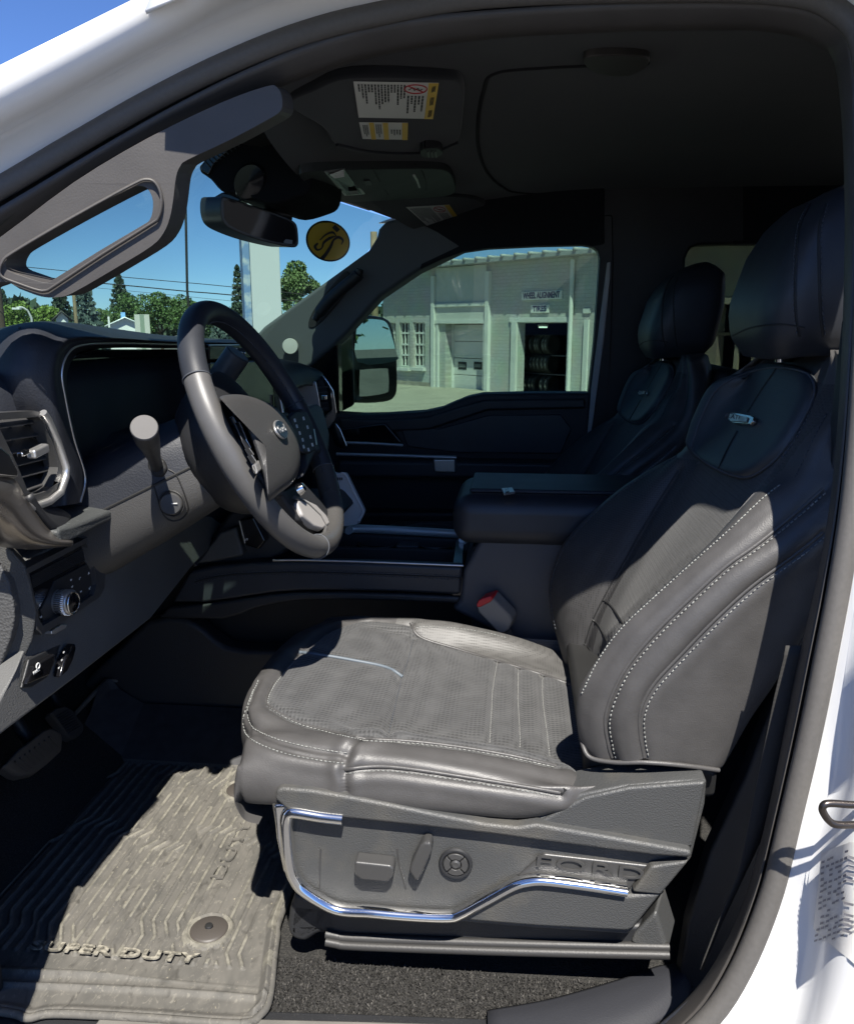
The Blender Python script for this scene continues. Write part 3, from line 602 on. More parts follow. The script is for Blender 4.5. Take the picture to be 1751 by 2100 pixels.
colsB = [[p + Vector((.02, .05, 0)) for p in B0], B0, [a.lerp(b, .5) + Vector((0, -.006, 0)) for a, b in zip(resamp(B0, 30), resamp(B2, 30))], B2, [a.lerp(b, .5) + Vector((-.003, -.005, 0)) for a, b in zip(resamp(B2, 30), resamp(B1, 30))], B1,
         [a.lerp(b, .5) + Vector((-.005, -.005, 0)) for a, b in zip(resamp(B1, 30), resamp(B4, 30))], B4, [a.lerp(b, .45) + Vector((-.006, .0, 0)) for a, b in zip(resamp(B4, 30), resamp(B5, 30))], B5, B6, B7,
         [a.lerp(b, .5) + Vector((-.014, 0, .0)) for a, b in zip(resamp(B7, 30), resamp(B8, 30))], B8, [p + Vector((.025, .022, 0)) for p in B8], [p + Vector((.10, .03, 0)) for p in B8], [p + Vector((.13, -.03, 0)) for p in B8]]
colsB = [resamp(spl(c, 4), lv) for c in colsB]
BG = []
for i in range(lv):
    BG.append(spl([c[i] for c in colsB], 12))
top = BG[-1]; cen = sum(top, Vector()) / len(top)
for s, dz in ((.93, .008), (.75, .013), (.4, .016), (.02, .017)):
    BG.append([cen + (p - cen) * s + Vector((.01 * (1 - s), 0, dz + (cen.z - p.z) * (1 - s) * .3)) for p in top])
bt = gridtree(BG)
s1 = [(1258, 1556), (1251, 1532), (1244, 1476), (1263, 1416), (1296, 1359), (1352, 1294), (1422, 1226), (1492, 1163), (1553, 1120), (1623, 1064), (1690, 1005)]
s2 = [(1324, 1556), (1315, 1504), (1317, 1457), (1343, 1406), (1399, 1345), (1469, 1273), (1544, 1205), (1628, 1144), (1690, 1094)]
s4 = [(1192, 1420), (1226, 1352), (1273, 1287), (1352, 1212), (1441, 1132), (1499, 1080), (1560, 1022), (1600, 990)]
s4 = [(a - 3, b - 1) for a, b in s4]
s7 = [(1184, 1385), (1212, 1280), (1268, 1172), (1334, 1055), (1390, 965)]
s8 = [(1140, 1290), (1131, 1250), (1130, 1202), (1146, 1148), (1178, 1097), (1262, 1018), (1390, 934)]
q1, q2, q4, q7 = D(bt, s1), D(bt, s2), D(bt, s4), D(bt, s7)
chb = [[(1240, 1240), (1262, 1262), (1280, 1290)], [(1222, 1275), (1240, 1295), (1262, 1318)], [(1205, 1310), (1222, 1335), (1240, 1352)], [(1195, 1350), (1205, 1366), (1214, 1380)]]
chq = [D(bt, c, 6) for c in chb]
BG = carve(BG, [(q1, .0028, .004, .0010), (q2, .0028, .004, .0010), (q7, .006, .007, .003)] + ([(q4, .003, .004, .001)] if len(q4) > 3 else []) , (-.6, 1.0, .8))
bt = gridtree(BG)
def btest(c):
    if c.x > prof(c.z) + .10 or c.z < .20 or c.z > .80: return 0
    if 1.02 < c.y < 1.325: return 1
    if 1.325 <= c.y < 1.432 and c.z < .66: return 2
    return 0
bp = split_parts(BG, btest, ['backrest', 'backrest_insert', 'inner_back_bolster'], [leather, ribfab, perf_f], seat)
back = bp[0]
for c in ([(1236, 1231), (1250, 1240), (1264, 1258), (1280, 1284)], [(1214, 1271), (1226, 1281), (1236, 1298), (1247, 1320)], [(1197, 1320), (1208, 1330), (1216, 1344), (1222, 1356)]):
    q = D(bt, c, 6, -.0004)
    if len(q) > 3: tube('insert_channel', q, .0017, rubber_d, back, 6)
tube('insert_seam', D(bt, s7, 8, -.0003), .0014, rubber_d, back, 6)
seam('stitching', bt, shift(s1, 7, 3), parent=back); seam('stitching', bt, shift(s2, 7, 3), parent=back); seam('stitching', bt, shift(s4, 4, 4), parent=back, pitch=.0048)
seam('stitching', bt, s8, thread_d, parent=back, w=.0008)
tube('piping', D(bt, shift(s1, -3, -2), 6, -.0006), .0026, leather, back, 8); tube('piping', D(bt, shift(s2, -3, -2), 6, -.0006), .0026, leather, back, 8)
tube('bottom_hem', spl([ay(a, b, y) for a, b, y in [(1190, 1500, 1.0), (1196, 1532, .978), (1212, 1555, .968), (1262, 1564, .956), (1324, 1564, .947), (1400, 1570, .95), (1474, 1580, .962)]], 5), .003, leather, back, 8)
slab('lower_skirt', [ay(a, b, y) for a, b, y in [(1196, 1540, .99), (1330, 1566, .965), (1474, 1582, .975), (1470, 1640, .985), (1200, 1640, 1.0)]], (.0, .4, 0), rubber_d, seat, bevel=.01)

# upper pad with the name badge
padD = [(1414, 921), (1422, 888), (1434, 855), (1461, 802), (1497, 774), (1544, 756), (1600, 748), (1660, 762), (1676, 800), (1656, 850), (1627, 899), (1594, 943), (1558, 972), (1530, 983), (1500, 979), (1472, 968), (1434, 945)]
pb = spl([(a, b, 0) for a, b in padD], 5, True); pc = Vector((1535, 868, 0)); G_ = []
for s, h in ((1.0, -.004), (1.0, .006), (.975, .0115), (.93, .0135), (.86, .0135), (.7, .012), (.5, .011), (.3, .010), (.1, .010), (.01, .010)):
    r = []
    for p in pb:
        q = pc + (p - pc) * s; w, n = cast(bt, q.x, q.y, h)
        if w is None: w = ay(q.x, q.y, 1.2)
        r.append(w)
    G_.append(r)
pad = strip('upper_pad', G_, M('pad_leather', (.034, .040, .046), .5, bump=[('dots', 420, .25, .0006)]), seat, closed=True)
pt_ = bvh(pad)
tube('pad_seam', D(pt_, [(1592, 756), (1565, 795), (1533, 846)], 6, .0002), .0016, rubber_d, pad, 6); tube('pad_seam', D(pt_, [(1512, 884), (1490, 925), (1473, 962)], 6, .0002), .0016, rubber_d, pad, 6)
tube('pad_piping', D(pt_, [(a + (pc.x - a) * .045, b + (pc.y - b) * .045) for a, b in padD], 5, .0004, True), .0016, thread_d, pad, 6)
bc = [cast(pt_, a, b, .001)[0] for a, b in [(1498, 864), (1503, 852), (1512, 849), (1548, 856), (1555, 860), (1553, 868), (1546, 875), (1510, 872)]]
badge = slab('badge', bc, cast(pt_, 1525, 862)[1] * .006, chrome, seat, bevel=.0015)
nb = cast(pt_, 1525, 862)[1]
cB = cast(pt_, 1526, 863, .0085)[0]
slab('badge_plate', [p + nb * .0066 for p in [cast(pt_, a, b, .001)[0] for a, b in [(1503, 862), (1507, 854), (1544, 861), (1541, 871), (1508, 869)]]], nb * .001, satin, badge, bevel=0)
write('badge_lettering', 'PLATINUM', cB, ay(1545, 868, 1.2) - ay(1506, 861, 1.2), Vector((.3, 0, 1)), .0088, ink, badge, sx=.95, bold=.01)
seam('stitching', bt, [(1695, 850), (1664, 908), (1634, 972), (1628, 980)], thread_d, parent=back); seam('stitching', bt, [(1672, 812), (1656, 856), (1630, 903), (1600, 945)], thread_d, parent=back)

# headrest
HG = []
def hsec(z, k):
    xf = lin(z, [.832, .86, .90, .97, 1.01, 1.035, 1.047], [.325, .307, .302, .322, .345, .372, .40]); xb = lin(z, [.832, .86, .95, 1.02, 1.047], [.44, .462, .478, .475, .44])
    hw = lin(z, [.832, .86, .92, 1.0, 1.035, 1.047], [.105, .128, .138, .128, .105, .06]); c = Vector(((xf + xb) / 2, 1.205, z)); out = []
    for i in range(k):
        t = 2 * math.pi * i / k; e = .42
        cx = math.copysign(abs(math.cos(t)) ** e, math.cos(t)); cy = math.copysign(abs(math.sin(t)) ** e, math.sin(t))
        out.append(c + Vector((cx * (xb - xf) / 2, cy * hw, .006 * math.cos(t))))
    return out
for z in [.833, .838, .846, .856, .87, .89, .91, .94, .97, .99, 1.005, 1.018, 1.028, 1.036, 1.042, 1.046]: HG.append(hsec(z, 72))
def capped(H):
    c0 = sum(H[0], Vector()) / len(H[0]); c1 = sum(H[-1], Vector()) / len(H[-1])
    return [[c0 + (p - c0) * .02 for p in H[0]], [c0 + (p - c0) * .8 for p in H[0]]] + H + [[c1 + (p - c1) * .7 + Vector((0, 0, .003)) for p in H[-1]], [c1 + (p - c1) * .02 + Vector((0, 0, .0045)) for p in H[-1]]]
hr = strip('headrest', capped(HG), leather_shade, seat, closed=True)
hrt = bvh(hr)
for x0 in (0, 50):
    ln = [(1662 + x0 * .62, 418), (1640 + x0 * .8, 470), (1632 + x0 * .95, 560), (1632 + x0 * 1.0, 640), (1640 + x0 * .95, 690)]
    tube('headrest_seam', D(hrt, ln, 6, -.0003), .0018, rubber_d, hr, 6); seam('stitching', hrt, shift(ln, -5 if x0 == 0 else 5, 0), thread_d, parent=hr)
tube('headrest_seam', D(hrt, [(1502, 688), (1540, 672), (1600, 665), (1650, 672)], 6, -.0002), .0014, rubber_d, hr, 6)
for a, b in ((1600, 732), (1693, 736)):
    lathe('post_collar', [(.001, 0), (.017, 0), (.017, .008), (.012, .012)], ay(a, b + 4, 1.205), (.3, 0, 1), plastic_d, seat, 16)
    tube('headrest_post', [ay(a, b + 10, 1.205), ay(a, b - 30, 1.205)], .007, chrome, seat, 10)

# ---- side shield with the power seat switches
SY = .930
def s_(pts, y=SY, r=0): 
    q = spl([(a, b, 0) for a, b in pts], r, True) if r else [Vector((a, b, 0)) for a, b in pts]
    return [ay(p.x, p.y, y) for p in q]
shield = slab('side_shield', s_([(556, 1650), (557, 1628), (562, 1616), (575, 1612), (640, 1617), (700, 1626), (800, 1645), (900, 1666), (1000, 1684), (1080, 1686), (1130, 1668), (1190, 1630), (1280, 1612), (1380, 1603), (1450, 1600), (1446, 1650), (1418, 1762), (1350, 1840), (1292, 1916), (1285, 1918), (1100, 1906), (900, 1890), (860, 1886), (700, 1868), (640, 1840), (590, 1800), (572, 1750)]), (0, .06, 0), plastic, seat, bevel=.006, seg=3)
# raised upper rail with its rounded lower lip; panel behind it
slab('upper_rail', s_([(562, 1640), (566, 1620), (580, 1617), (640, 1622), (700, 1632), (800, 1651), (900, 1672), (1000, 1691), (1062, 1697), (1100, 1692), (1420, 1747), (1418, 1762), (1340, 1757), (1200, 1738), (1000, 1712), (850, 1695), (706, 1680), (590, 1664)], SY - .016), (0, .02, 0), plastic, shield, bevel=.007, seg=3)
slab('rear_flank', s_([(1100, 1690), (1150, 1662), (1200, 1636), (1290, 1616), (1448, 1604), (1420, 1740)], SY - .004), (0, .02, 0), plastic, shield, bevel=.004)
slab('lower_band', s_([(905, 1886), (950, 1872), (1055, 1822), (1110, 1812), (1285, 1838), (1360, 1832), (1300, 1905), (1288, 1912), (1100, 1902)], SY - .010), (0, .02, 0), plastic, shield, bevel=.005, seg=3)
slab('name_panel', s_([(1115, 1752), (1330, 1776), (1292, 1826), (1120, 1800), (1085, 1800), (1060, 1800)], SY - .004), (0, .01, 0), plastic_s, shield, bevel=.003)
slab('rear_edge_panel', s_([(1335, 1778), (1415, 1766), (1355, 1838), (1296, 1832)], SY - .012), (0, .02, 0), plastic, shield, bevel=.004)
cp = [(704, 1677), (660, 1672), (612, 1664), (597, 1664), (590, 1672), (588, 1695), (591, 1740), (597, 1778), (606, 1802), (626, 1826), (688, 1862), (760, 1869), (840, 1876), (918, 1879), (946, 1872), (1000, 1843), (1052, 1815), (1085, 1806), (1120, 1805), (1200, 1815), (1285, 1828)]
cq = spl(s_(cp, SY - .011), 6)
tube('chrome_trim', cq, [lin(i / (len(cq) - 1), [0, .12, .3, .5, 1], [.0115, .0115, .0115, .0105, .0085]) for i in range(len(cq))], chrome, shield, 14, up=(0, 1, 0), flat=.75)
slab('chrome_nose', s_([(560, 1652), (600, 1650), (702, 1664), (704, 1676), (606, 1664), (592, 1672), (590, 1700), (594, 1752), (602, 1796), (622, 1824), (600, 1812), (580, 1788), (566, 1720)], SY - .012), (0, .02, 0), chrome, shield, bevel=.005, seg=3)
slab('switch', s_([(727, 1768), (800, 1776), (808, 1782), (806, 1800), (795, 1811), (740, 1806), (726, 1795)], SY - .022), (0, .022, 0), plastic_s, shield, bevel=.005, seg=3)
slab('switch', s_([(870, 1728), (884, 1729), (886, 1745), (868, 1790), (856, 1812), (848, 1804), (838, 1790), (842, 1775), (862, 1735)], SY - .022), (0, .022, 0), plastic_s, shield, bevel=.005, seg=3)
cc = ay(935, 1768, SY - .001)
lathe('switch_ring', [(.001, 0), (.020, 0), (.0215, .003), (.020, .006), (.0175, .006), (.0165, .003)], cc, (0, -1, 0), plastic_d, shield, 32)
for k in range(4):
    a0 = math.pi / 2 * k + math.pi / 4 + .06; arc = [cc + Vector((math.cos(t) * .0155, -.003, math.sin(t) * .0155)) for t in np.linspace(a0, a0 + math.pi / 2 - .12, 8)] + [cc + Vector((math.cos(t) * .0075, -.003, math.sin(t) * .0075)) for t in np.linspace(a0 + math.pi / 2 - .16, a0 + .04, 6)]
    slab('switch_pad', arc, (0, -.004, 0), plastic_s, shield, bevel=.001)
lathe('switch_centre', [(.001, .007), (.004, .0075), (.0062, .006), (.0062, 0)], cc, (0, -1, 0), plastic_s, shield, 20)
write('shield_lettering', 'FORD', ay(1209, 1781, SY - .0060), ay(1297, 1790, SY) - ay(1123, 1768, SY), (0, 0, 1), .0235, plastic_s, shield, ext=.0016, sx=2.1, space=1.1)
for a in (660, 822): tube('switch_recess_edge', s_([(a - 2 if a < 800 else a - 8, 1740), (a - 4, 1770), (a - 5 if a < 800 else a + 10, 1822)], SY + .0005), .0016, plastic_s, shield, 6)
# ---- seat rails on the floor
railm = M('rail_steel', (.034, .033, .032), .5, metal=.1, bump=[('noise', 400, .3, .0008)])
rail = slab('seat_rail', [ay(a, b, .955) for a, b in [(596, 1850), (640, 1855), (1330, 1900), (1365, 1950), (700, 1922), (660, 1916), (620, 1930), (592, 1922), (588, 1900)]], (0, .09, 0), plastic_d, seat, bevel=.008, seg=3)
for b0, w in ((1926, 0), (1942, -.006)):
    tube('rail_bead', spl([ay(a, b, .952 + w) for a, b in [(668, b0 - 10), (690, b0 - 6), (720, b0 - 2), (900, b0 + 5), (1100, b0 + 11), (1372, b0 + 17)]], 6), .006, railm, rail, 10)
slab('rail_end_cover', [ay(a, b, .95) for a, b in [(1300, 1915), (1345, 1868), (1372, 1955), (1290, 1938)]], (.02, .06, 0), plastic, seat, bevel=.006)
slab('front_foot_cover', [ay(a, b, .955) for a, b in [(604, 1832), (690, 1862), (700, 1915), (655, 1916), (625, 1936), (600, 1930), (588, 1910), (592, 1870)]], (0, .06, 0), plastic_d, seat, bevel=.010, seg=3)
slab('seat_frame', [(-.30, 1.0, .02), (.20, 1.0, .02), (.20, 1.0, .26), (-.28, 1.0, .26)], (0, .40, 0), rubber_d, seat, bevel=.01)
slab('back_shell', [(.30, 1.0, .30), (.36, 1.0, .30), (.53, 1.02, .80), (.45, 1.02, .82)], (0, .40, 0), plastic_d, seat, bevel=.03, seg=3)

# ---- the passenger seat, the same seat across the cab
pseat = copy_tree(seat, None, skip=('side_shield', 'seat_rail', 'rail_end_cover', 'front_foot_cover', 'bolster_end_hem'))
pseat.location = seat.location + Vector((-.004, .925, -.035))
pseat['label'] = 'black leather passenger seat beyond the console, in deep shade'; pseat.name = 'passenger_seat'
# ================================================================== dashboard
dash = thing('dashboard', 'black soft dashboard with instrument hood, air vents and bronze trim behind the steering wheel', 'dashboard', (-.7, 1.6, .6))
def xs(pts, x, r=0):
    q = spl([(a, b, 0) for a, b in pts], r, True) if r else [Vector((a, b, 0)) for a, b in pts]
    return [ax(p.x, p.y, x) for p in q]
# body of the dash, extruded across the cab in sections
prof_d = [(-1.02, .70), (-.95, .775), (-.80, .808), (-.68, .822), (-.63, .815), (-.612, .79), (-.61, .70), (-.62, .60), (-.63, .50), (-.66, .42), (-.74, .40), (-1.0, .45)]
rowsd = []
for y in (.905, .93, 1.0, 1.2, 1.42, 1.5, 1.7, 1.9, 2.0, 2.1, 2.2, 2.3, 2.36, 2.40):
    e = lin(y, [.905, .93, 1.9, 2.1, 2.36, 2.40], [.90, 1, 1, .86, .74, .68]); dx = lin(y, [1.0, 1.42, 1.5, 2.4], [0, 0, .03, .05])
    cz = .62; rowsd.append([Vector((-.8 + (x + .8) * e + dx * (1 if x > -.75 else 0), y, cz + (z - cz) * e)) for x, z in prof_d])
strip('body', rowsd, soft, dash, ang=60, closed=True)
# instrument hood
ha = [(545, 708, -.56), (365, 706, -.58), (250, 703, -.58), (172, 706, -.58), (140, 722, -.58), (126, 762, -.58), (133, 815, -.58), (151, 900, -.58), (174, 978, -.58), (164, 1030, -.58)]
hb = [(545, 703, -.565), (365, 699, -.575), (250, 691, -.573), (160, 687, -.572), (116, 700, -.572), (99, 750, -.572), (104, 815, -.572), (122, 900, -.572), (142, 965, -.572), (134, 1036, -.572)]
hc = [(545, 699, -.66), (370, 690, -.69), (230, 673, -.69), (130, 660, -.67), (45, 668, -.62), (18, 745, -.612), (40, 812, -.602), (75, 868, -.594), (100, 940, -.59), (108, 1040, -.588)]
hd = [(545, 704, -.95), (370, 697, -.95), (200, 684, -.95), (60, 676, -.90), (-60, 690, -.80), (-90, 745, -.74), (-70, 805, -.68), (0, 855, -.63), (66, 945, -.61), (90, 1045, -.60)]
hin = [(545, 712, -.60), (365, 714, -.62), (250, 713, -.63), (180, 718, -.63), (152, 732, -.63), (140, 768, -.63), (147, 815, -.63), (163, 900, -.63), (184, 972, -.63), (172, 1028, -.63)]
hx = lambda L: [ax(a, b, c) for a, b, c in L]
patch('instrument_hood', [hx(hin), hx(ha), [a.lerp(b, .5) + Vector((.004, 0, 0)) for a, b in zip(hx(ha), hx(hb))], hx(hb), hx(hc), hx(hd)], soft, dash, 6, 6)
tube('hood_edge', spl(hx(ha[1:]), 6), .0022, satin, dash, 8)
tube('hood_seam', spl(hx([(a - 6, b + 4, c + .002) for a, b, c in hc[1:5]]), 6), .0012, rubber_d, dash, 6)
slab('instrument_screen', hx([(470, 720, -.645), (150, 728, -.66), (138, 765, -.66), (160, 900, -.665), (185, 985, -.67), (300, 1010, -.67), (470, 980, -.65)]), (-.02, 0, 0), screen, dash, bevel=.003)
slab('screen_bezel', hx([(366, 716, -.615), (190, 716, -.625), (160, 726, -.625), (150, 736, -.63), (200, 733, -.63), (366, 734, -.62)]), (-.02, 0, 0), gloss_black, dash, bevel=.003)
slab('instrument_cowl', hx([(175, 975, -.60), (240, 885, -.60), (300, 868, -.60), (390, 868, -.58), (380, 1000, -.57), (250, 1040, -.58), (170, 1040, -.59)]), (-.04, 0, 0), soft, dash, bevel=.02, seg=3)
# outer air vent
VX = -.566
vo = [(-10, 847), (30, 844), (70, 842), (88, 846), (99, 862), (118, 905), (136, 958), (135, 978), (124, 1010), (102, 1028), (64, 1042), (46, 1030), (20, 960), (-10, 915)]
vi = [(-8, 862), (40, 858), (78, 855), (88, 862), (107, 910), (119, 958), (116, 975), (106, 998), (92, 1008), (68, 1016), (56, 1004), (34, 950), (4, 888)]
vent = slab('air_vent', xs(vo, VX), (-.018, 0, 0), plastic_s, dash, holes=[xs(vi, VX)], bevel=.004)
tube('vent_frame', xs(vo[3:12], VX + .003), .0048, satin, vent, 10)
slab('vent_cavity', xs(vo, VX - .05), (-.01, 0, 0), rubber_d, vent, bevel=0)
for a0, b0, a1, b1 in [(-10, 880, 92, 866), (8, 906, 98, 892), (26, 932, 106, 916), (37, 957, 114, 938), (46, 981, 118, 961), (58, 1008, 119, 986)]:
    p, q = ax(a0, b0, VX - .012), ax(a1, b1, VX - .012); w = Vector((-.026, 0, .010))
    slab('slat', [p, q, q + w, p + w], (0, 0, .0022), plastic_s, vent, bevel=.0008)
for a in (30, 62, 92): tube('vane', [ax(a - 12, 866, VX - .036), ax(a + 22, 1000, VX - .036)], .0018, plastic_d, vent, 6)
obox('vent_knob', ax(78, 925, VX + .004), (.012, 0, 0), (0, .032, .004), (0, 0, .011), satin, vent, bevel=.003)
obox('vent_knob_bar', ax(48, 929, VX + .002), (.008, 0, 0), (0, .016, .002), (0, 0, .006), chrome, vent, bevel=.002)
# silver corner and bronze sweep
slab('silver_corner', xs([(-10, 911), (4, 916), (22, 930), (42, 968), (38, 982), (0, 978), (-10, 974)], VX + .016), (-.03, 0, 0), chrome, dash, bevel=.006, seg=3)
up_ = [(-12, 972), (-5, 976), (24, 984), (48, 1022), (72, 1058), (96, 1088), (124, 1106), (150, 1112)]
mid_ = [(-12, 1020), (-5, 1025), (16, 1040), (36, 1068), (58, 1092), (84, 1106), (112, 1113), (146, 1114)]
low_ = [(-12, 1075), (-5, 1082), (10, 1096), (28, 1108), (50, 1117), (76, 1121), (104, 1119), (142, 1116)]
patch('bronze_sweep', [xs(up_, VX + .006), xs(mid_, VX + .022), xs(low_, VX + .006), [p + Vector((-.03, 0, .0)) for p in xs(low_, VX + .004)]], bronze, dash, 5, 5, solid=.003)
tube('sweep_edge', spl(xs(mid_[2:], VX + .020), 5), .003, satin, dash, 8)
# pull-out ledge under the vent
slab('ledge', hx([(118, 1092, -.548), (126, 1084, -.548), (150, 1078, -.548), (205, 1056, -.548), (258, 1034, -.55), (263, 1040, -.55), (263, 1052, -.55), (205, 1078, -.548), (142, 1112, -.548), (124, 1112, -.548)]), (-.075, 0, .012), M('ledge_plastic', (.040, .043, .043), .6, var=(160, 1.2, .6, .8), bump=[('cells', 400, .5, .001)]), dash, bevel=.007, seg=3)
patch('sweep_backing', [xs([(60, 1040), (75, 1048), (110, 1050), (130, 1062)], VX - .01), xs([(50, 1020), (76, 1062), (100, 1090), (128, 1108)], VX + .004)], plastic_d, dash, 4, 4, solid=.01)
# knee panel and the headlamp switch panel let into it
KX = -.596
knee = slab('knee_panel', hx([(-8, 1516, -.588), (0, 1510, -.588), (155, 1392, -.588), (310, 1270, -.588), (392, 1166, -.590), (470, 1086, -.592), (430, 1055, -.600), (250, 1050, -.600), (150, 1080, -.600), (52, 1160, -.600), (60, 1200, -.600), (70, 1255, -.600), (64, 1305, -.600), (38, 1375, -.590), (-8, 1452, -.592)]), (-.03, 0, 0), M('knee_plastic', (.080, .080, .078), .55, bump=[('cells', 520, .4, .0008)], var=(12, .2)), dash, bevel=.008, seg=3)
tube('knee_panel_edge', spl(hx([(400, 1160, -.606), (425, 1120, -.604), (455, 1075, -.60)]), 5), .003, plastic, knee, 8)
so_ = [(54, 1166), (140, 1122), (180, 1102), (194, 1108), (207, 1140), (216, 1178), (215, 1204), (206, 1224), (150, 1262), (86, 1302), (76, 1292), (69, 1250), (60, 1205)]
si_ = [(60, 1176), (130, 1139), (176, 1114), (184, 1128), (194, 1165), (198, 1200), (192, 1220), (140, 1254), (88, 1284), (80, 1270), (75, 1240)]
sp = slab('switch_bezel', xs(so_, KX + .012), (-.02, 0, 0), plastic_s, dash, holes=[xs(si_, KX + .012)], bevel=.004)
slab('switch_plate', xs(si_, KX + .003), (-.006, 0, 0), gloss_black, sp, bevel=0)
for i in range(7):
    f = i / 7; tube('plate_rib', [ax(64 + 4 * f, 1182 + 26 * f, KX + .0034), ax(179 + 6 * f, 1122 + 22 * f, KX + .0034)], .0011, plastic_d, sp, 6)
slab('button_block', xs([(112, 1192), (186, 1152), (196, 1180), (196, 1205), (188, 1222), (140, 1252), (92, 1280), (84, 1250), (98, 1225)], KX + .005), (-.004, 0, 0), plastic_d, sp, bevel=.001)
kb = ax(118, 1234, KX + .004)
lathe('headlamp_knob', [(.016, 0), (.0165, .004), (.0165, .020), (.015, .0225), (.0135, .0228)], kb, (1, -.12, .05), satin, sp, 40)
lathe('knob_face', [(.001, .0236), (.0125, .0234), (.0135, .0228), (.0135, .02)], kb, (1, -.12, .05), gloss_black, sp, 32)
kr = []
for i in range(40):
    t = 2 * math.pi * i / 40; d = Vector((0, math.cos(t), math.sin(t))); kr.append(boxmesh(kb + Vector((.011, -.0014, 0)) + d * .0166, (.014, -.0017, 0), Vector((0, -math.sin(t), math.cos(t))) * .0011, d * .001))
multi('knob_knurl', kr, chrome, sp, ang=180)['kind'] = 'stuff'
tube('knob_ring', [kb + Vector((.0236, -.003 + math.cos(t) * .0140, math.sin(t) * .0140)) for t in np.linspace(0, 2 * math.pi, 32, endpoint=False)], .0011, chrome, sp, 8, closed=True)
ic = []
for a, b in [(146, 1190), (148, 1203), (152, 1216), (154, 1228), (164, 1186), (166, 1213), (182, 1176), (184, 1206), (82, 1240), (84, 1266)]:
    c = ax(a, b, KX + .0056)
    for k in range(3): ic.append(boxmesh(c + Vector((0, (k - 1) * .0016, random.uniform(-.001, .001))), (.0004, 0, 0), (0, .001, 0), (0, 0, random.uniform(.0012, .003))))
multi('switch_icons', ic, icon, sp, ang=180)['kind'] = 'stuff'
slab('silver_tab', xs([(106, 1294), (126, 1281), (138, 1281), (136, 1288), (114, 1301), (106, 1301)], KX + .008), (-.01, 0, 0), satin, sp, bevel=.001)
pk = slab('parking_brake_switch', hx([(42, 1404, -.588), (52, 1382, -.589), (58, 1366, -.590), (102, 1340, -.590), (98, 1362, -.590), (90, 1384, -.589)]), (.008, 0, 0), gloss_black, knee, bevel=.002)
slab('switch_well', hx([(38, 1412, -.592), (54, 1352, -.594), (120, 1318, -.596), (112, 1348, -.594), (92, 1390, -.592), (60, 1410, -.592)]), (.004, 0, 0), plastic_d, knee, bevel=.003)
tube('brake_icon', [ax(78, 1366, -.5795) + Vector((0, math.cos(t) * .0035, math.sin(t) * .0035)) for t in np.linspace(0, 6.28, 16, endpoint=False)], .0008, icon, knee, 6, closed=True)
write('brake_lettering', 'PARK', ax(75, 1377, -.5795), Vector((0, 1, 0)), Vector((0, 0, 1)), .006, icon, knee, ext=.0003)
slab('trailer_switch', hx([(106, 1390, -.590), (116, 1350, -.590), (130, 1326, -.590), (138, 1318, -.590), (140, 1330, -.590), (134, 1352, -.590), (122, 1376, -.590)]), (.012, 0, 0), gloss_black, knee, bevel=.003)
for a, b in ((131, 1338), (127, 1354), (121, 1370)): obox('switch_mark', ax(a, b, -.5775), (.0006, 0, 0), (0, .003, 0), (0, 0, .0018), icon, knee, bevel=0)
# outer end of the dash
de = slab('end_panel', [ay(a, b, y) for a, b, y in [(-10, 1102, .888), (0, 1112, .888), (28, 1132, .895), (56, 1166, .905), (66, 1210, .905), (75, 1258, .905), (68, 1312, .905), (30, 1395, .898), (0, 1452, .89), (-10, 1466, .889)]], (-.02, .03, 0), plastic, dash, bevel=.012, seg=3)
slab('end_cover', [ay(a, b, .8795) for a, b in [(-10, 1156), (0, 1160), (18, 1195), (28, 1240), (30, 1270), (22, 1310), (0, 1368), (-10, 1384)]], (-.004, .02, 0), M('end_cover_plastic', (.06, .06, .06), .6, bump=[('cells', 300, .6, .0015)]), de, bevel=.004)
# middle and passenger side
slab('centre_screen', [ay(a, b, y) for a, b, y in [(430, 742, 1.47), (552, 738, 1.80), (570, 845, 1.80), (566, 862, 1.80), (430, 872, 1.47)]], (-.03, .01, 0), M('centre_screen_glass', (.016, .017, .012), .12, spec=.6), dash, bevel=.004)
slab('upper_trim_strip', [ay(a, b, y) for a, b, y in [(430, 706, 1.47), (545, 706, 1.82), (552, 732, 1.82), (430, 738, 1.47)]], (-.03, .01, 0), gloss_black, dash, bevel=.003)
tube('trim_line', [ay(430, 708, 1.46), ay(548, 707, 1.82)], .0016, satin, dash, 6)
slab('dash_camera_button', [ay(a, b, 1.60) for a, b in [(480, 712), (500, 713), (506, 727), (486, 727)]], (-.006, .006, 0), plastic_d, dash, bevel=.002)
for a, b in ((485, 715), (489, 722), (496, 723), (502, 724)): obox('button_glint', ay(a, b, 1.595), (.004, 0, 0), (0, .002, 0), (0, 0, .004), chrome, dash, bevel=.001)
tube('screen_edge', [ay(573, 809, 1.81), ay(580, 846, 1.81)], .0038, satin, dash, 8)
patch('passenger_dash_hood', [[ay(a, b, y) for a, b, y in r] for r in [[(540, 742, 2.0), (575, 745, 2.12), (610, 752, 2.22), (645, 764, 2.32)], [(545, 750, 1.95), (584, 752, 2.08), (618, 758, 2.18), (656, 772, 2.30)], [(560, 762, 1.90), (595, 770, 2.04), (618, 778, 2.14), (654, 782, 2.28)], [(585, 800, 1.92), (606, 796, 2.04), (620, 790, 2.14), (650, 788, 2.28)]]], soft, dash, 5, 5, solid=.012)
slab('passenger_trim', [ay(a, b, 2.20) for a, b in [(560, 800), (617, 792), (650, 779), (654, 800), (661, 842), (650, 862), (620, 866), (560, 866)]], (-.03, .02, 0), satin, dash, bevel=.006, seg=3)
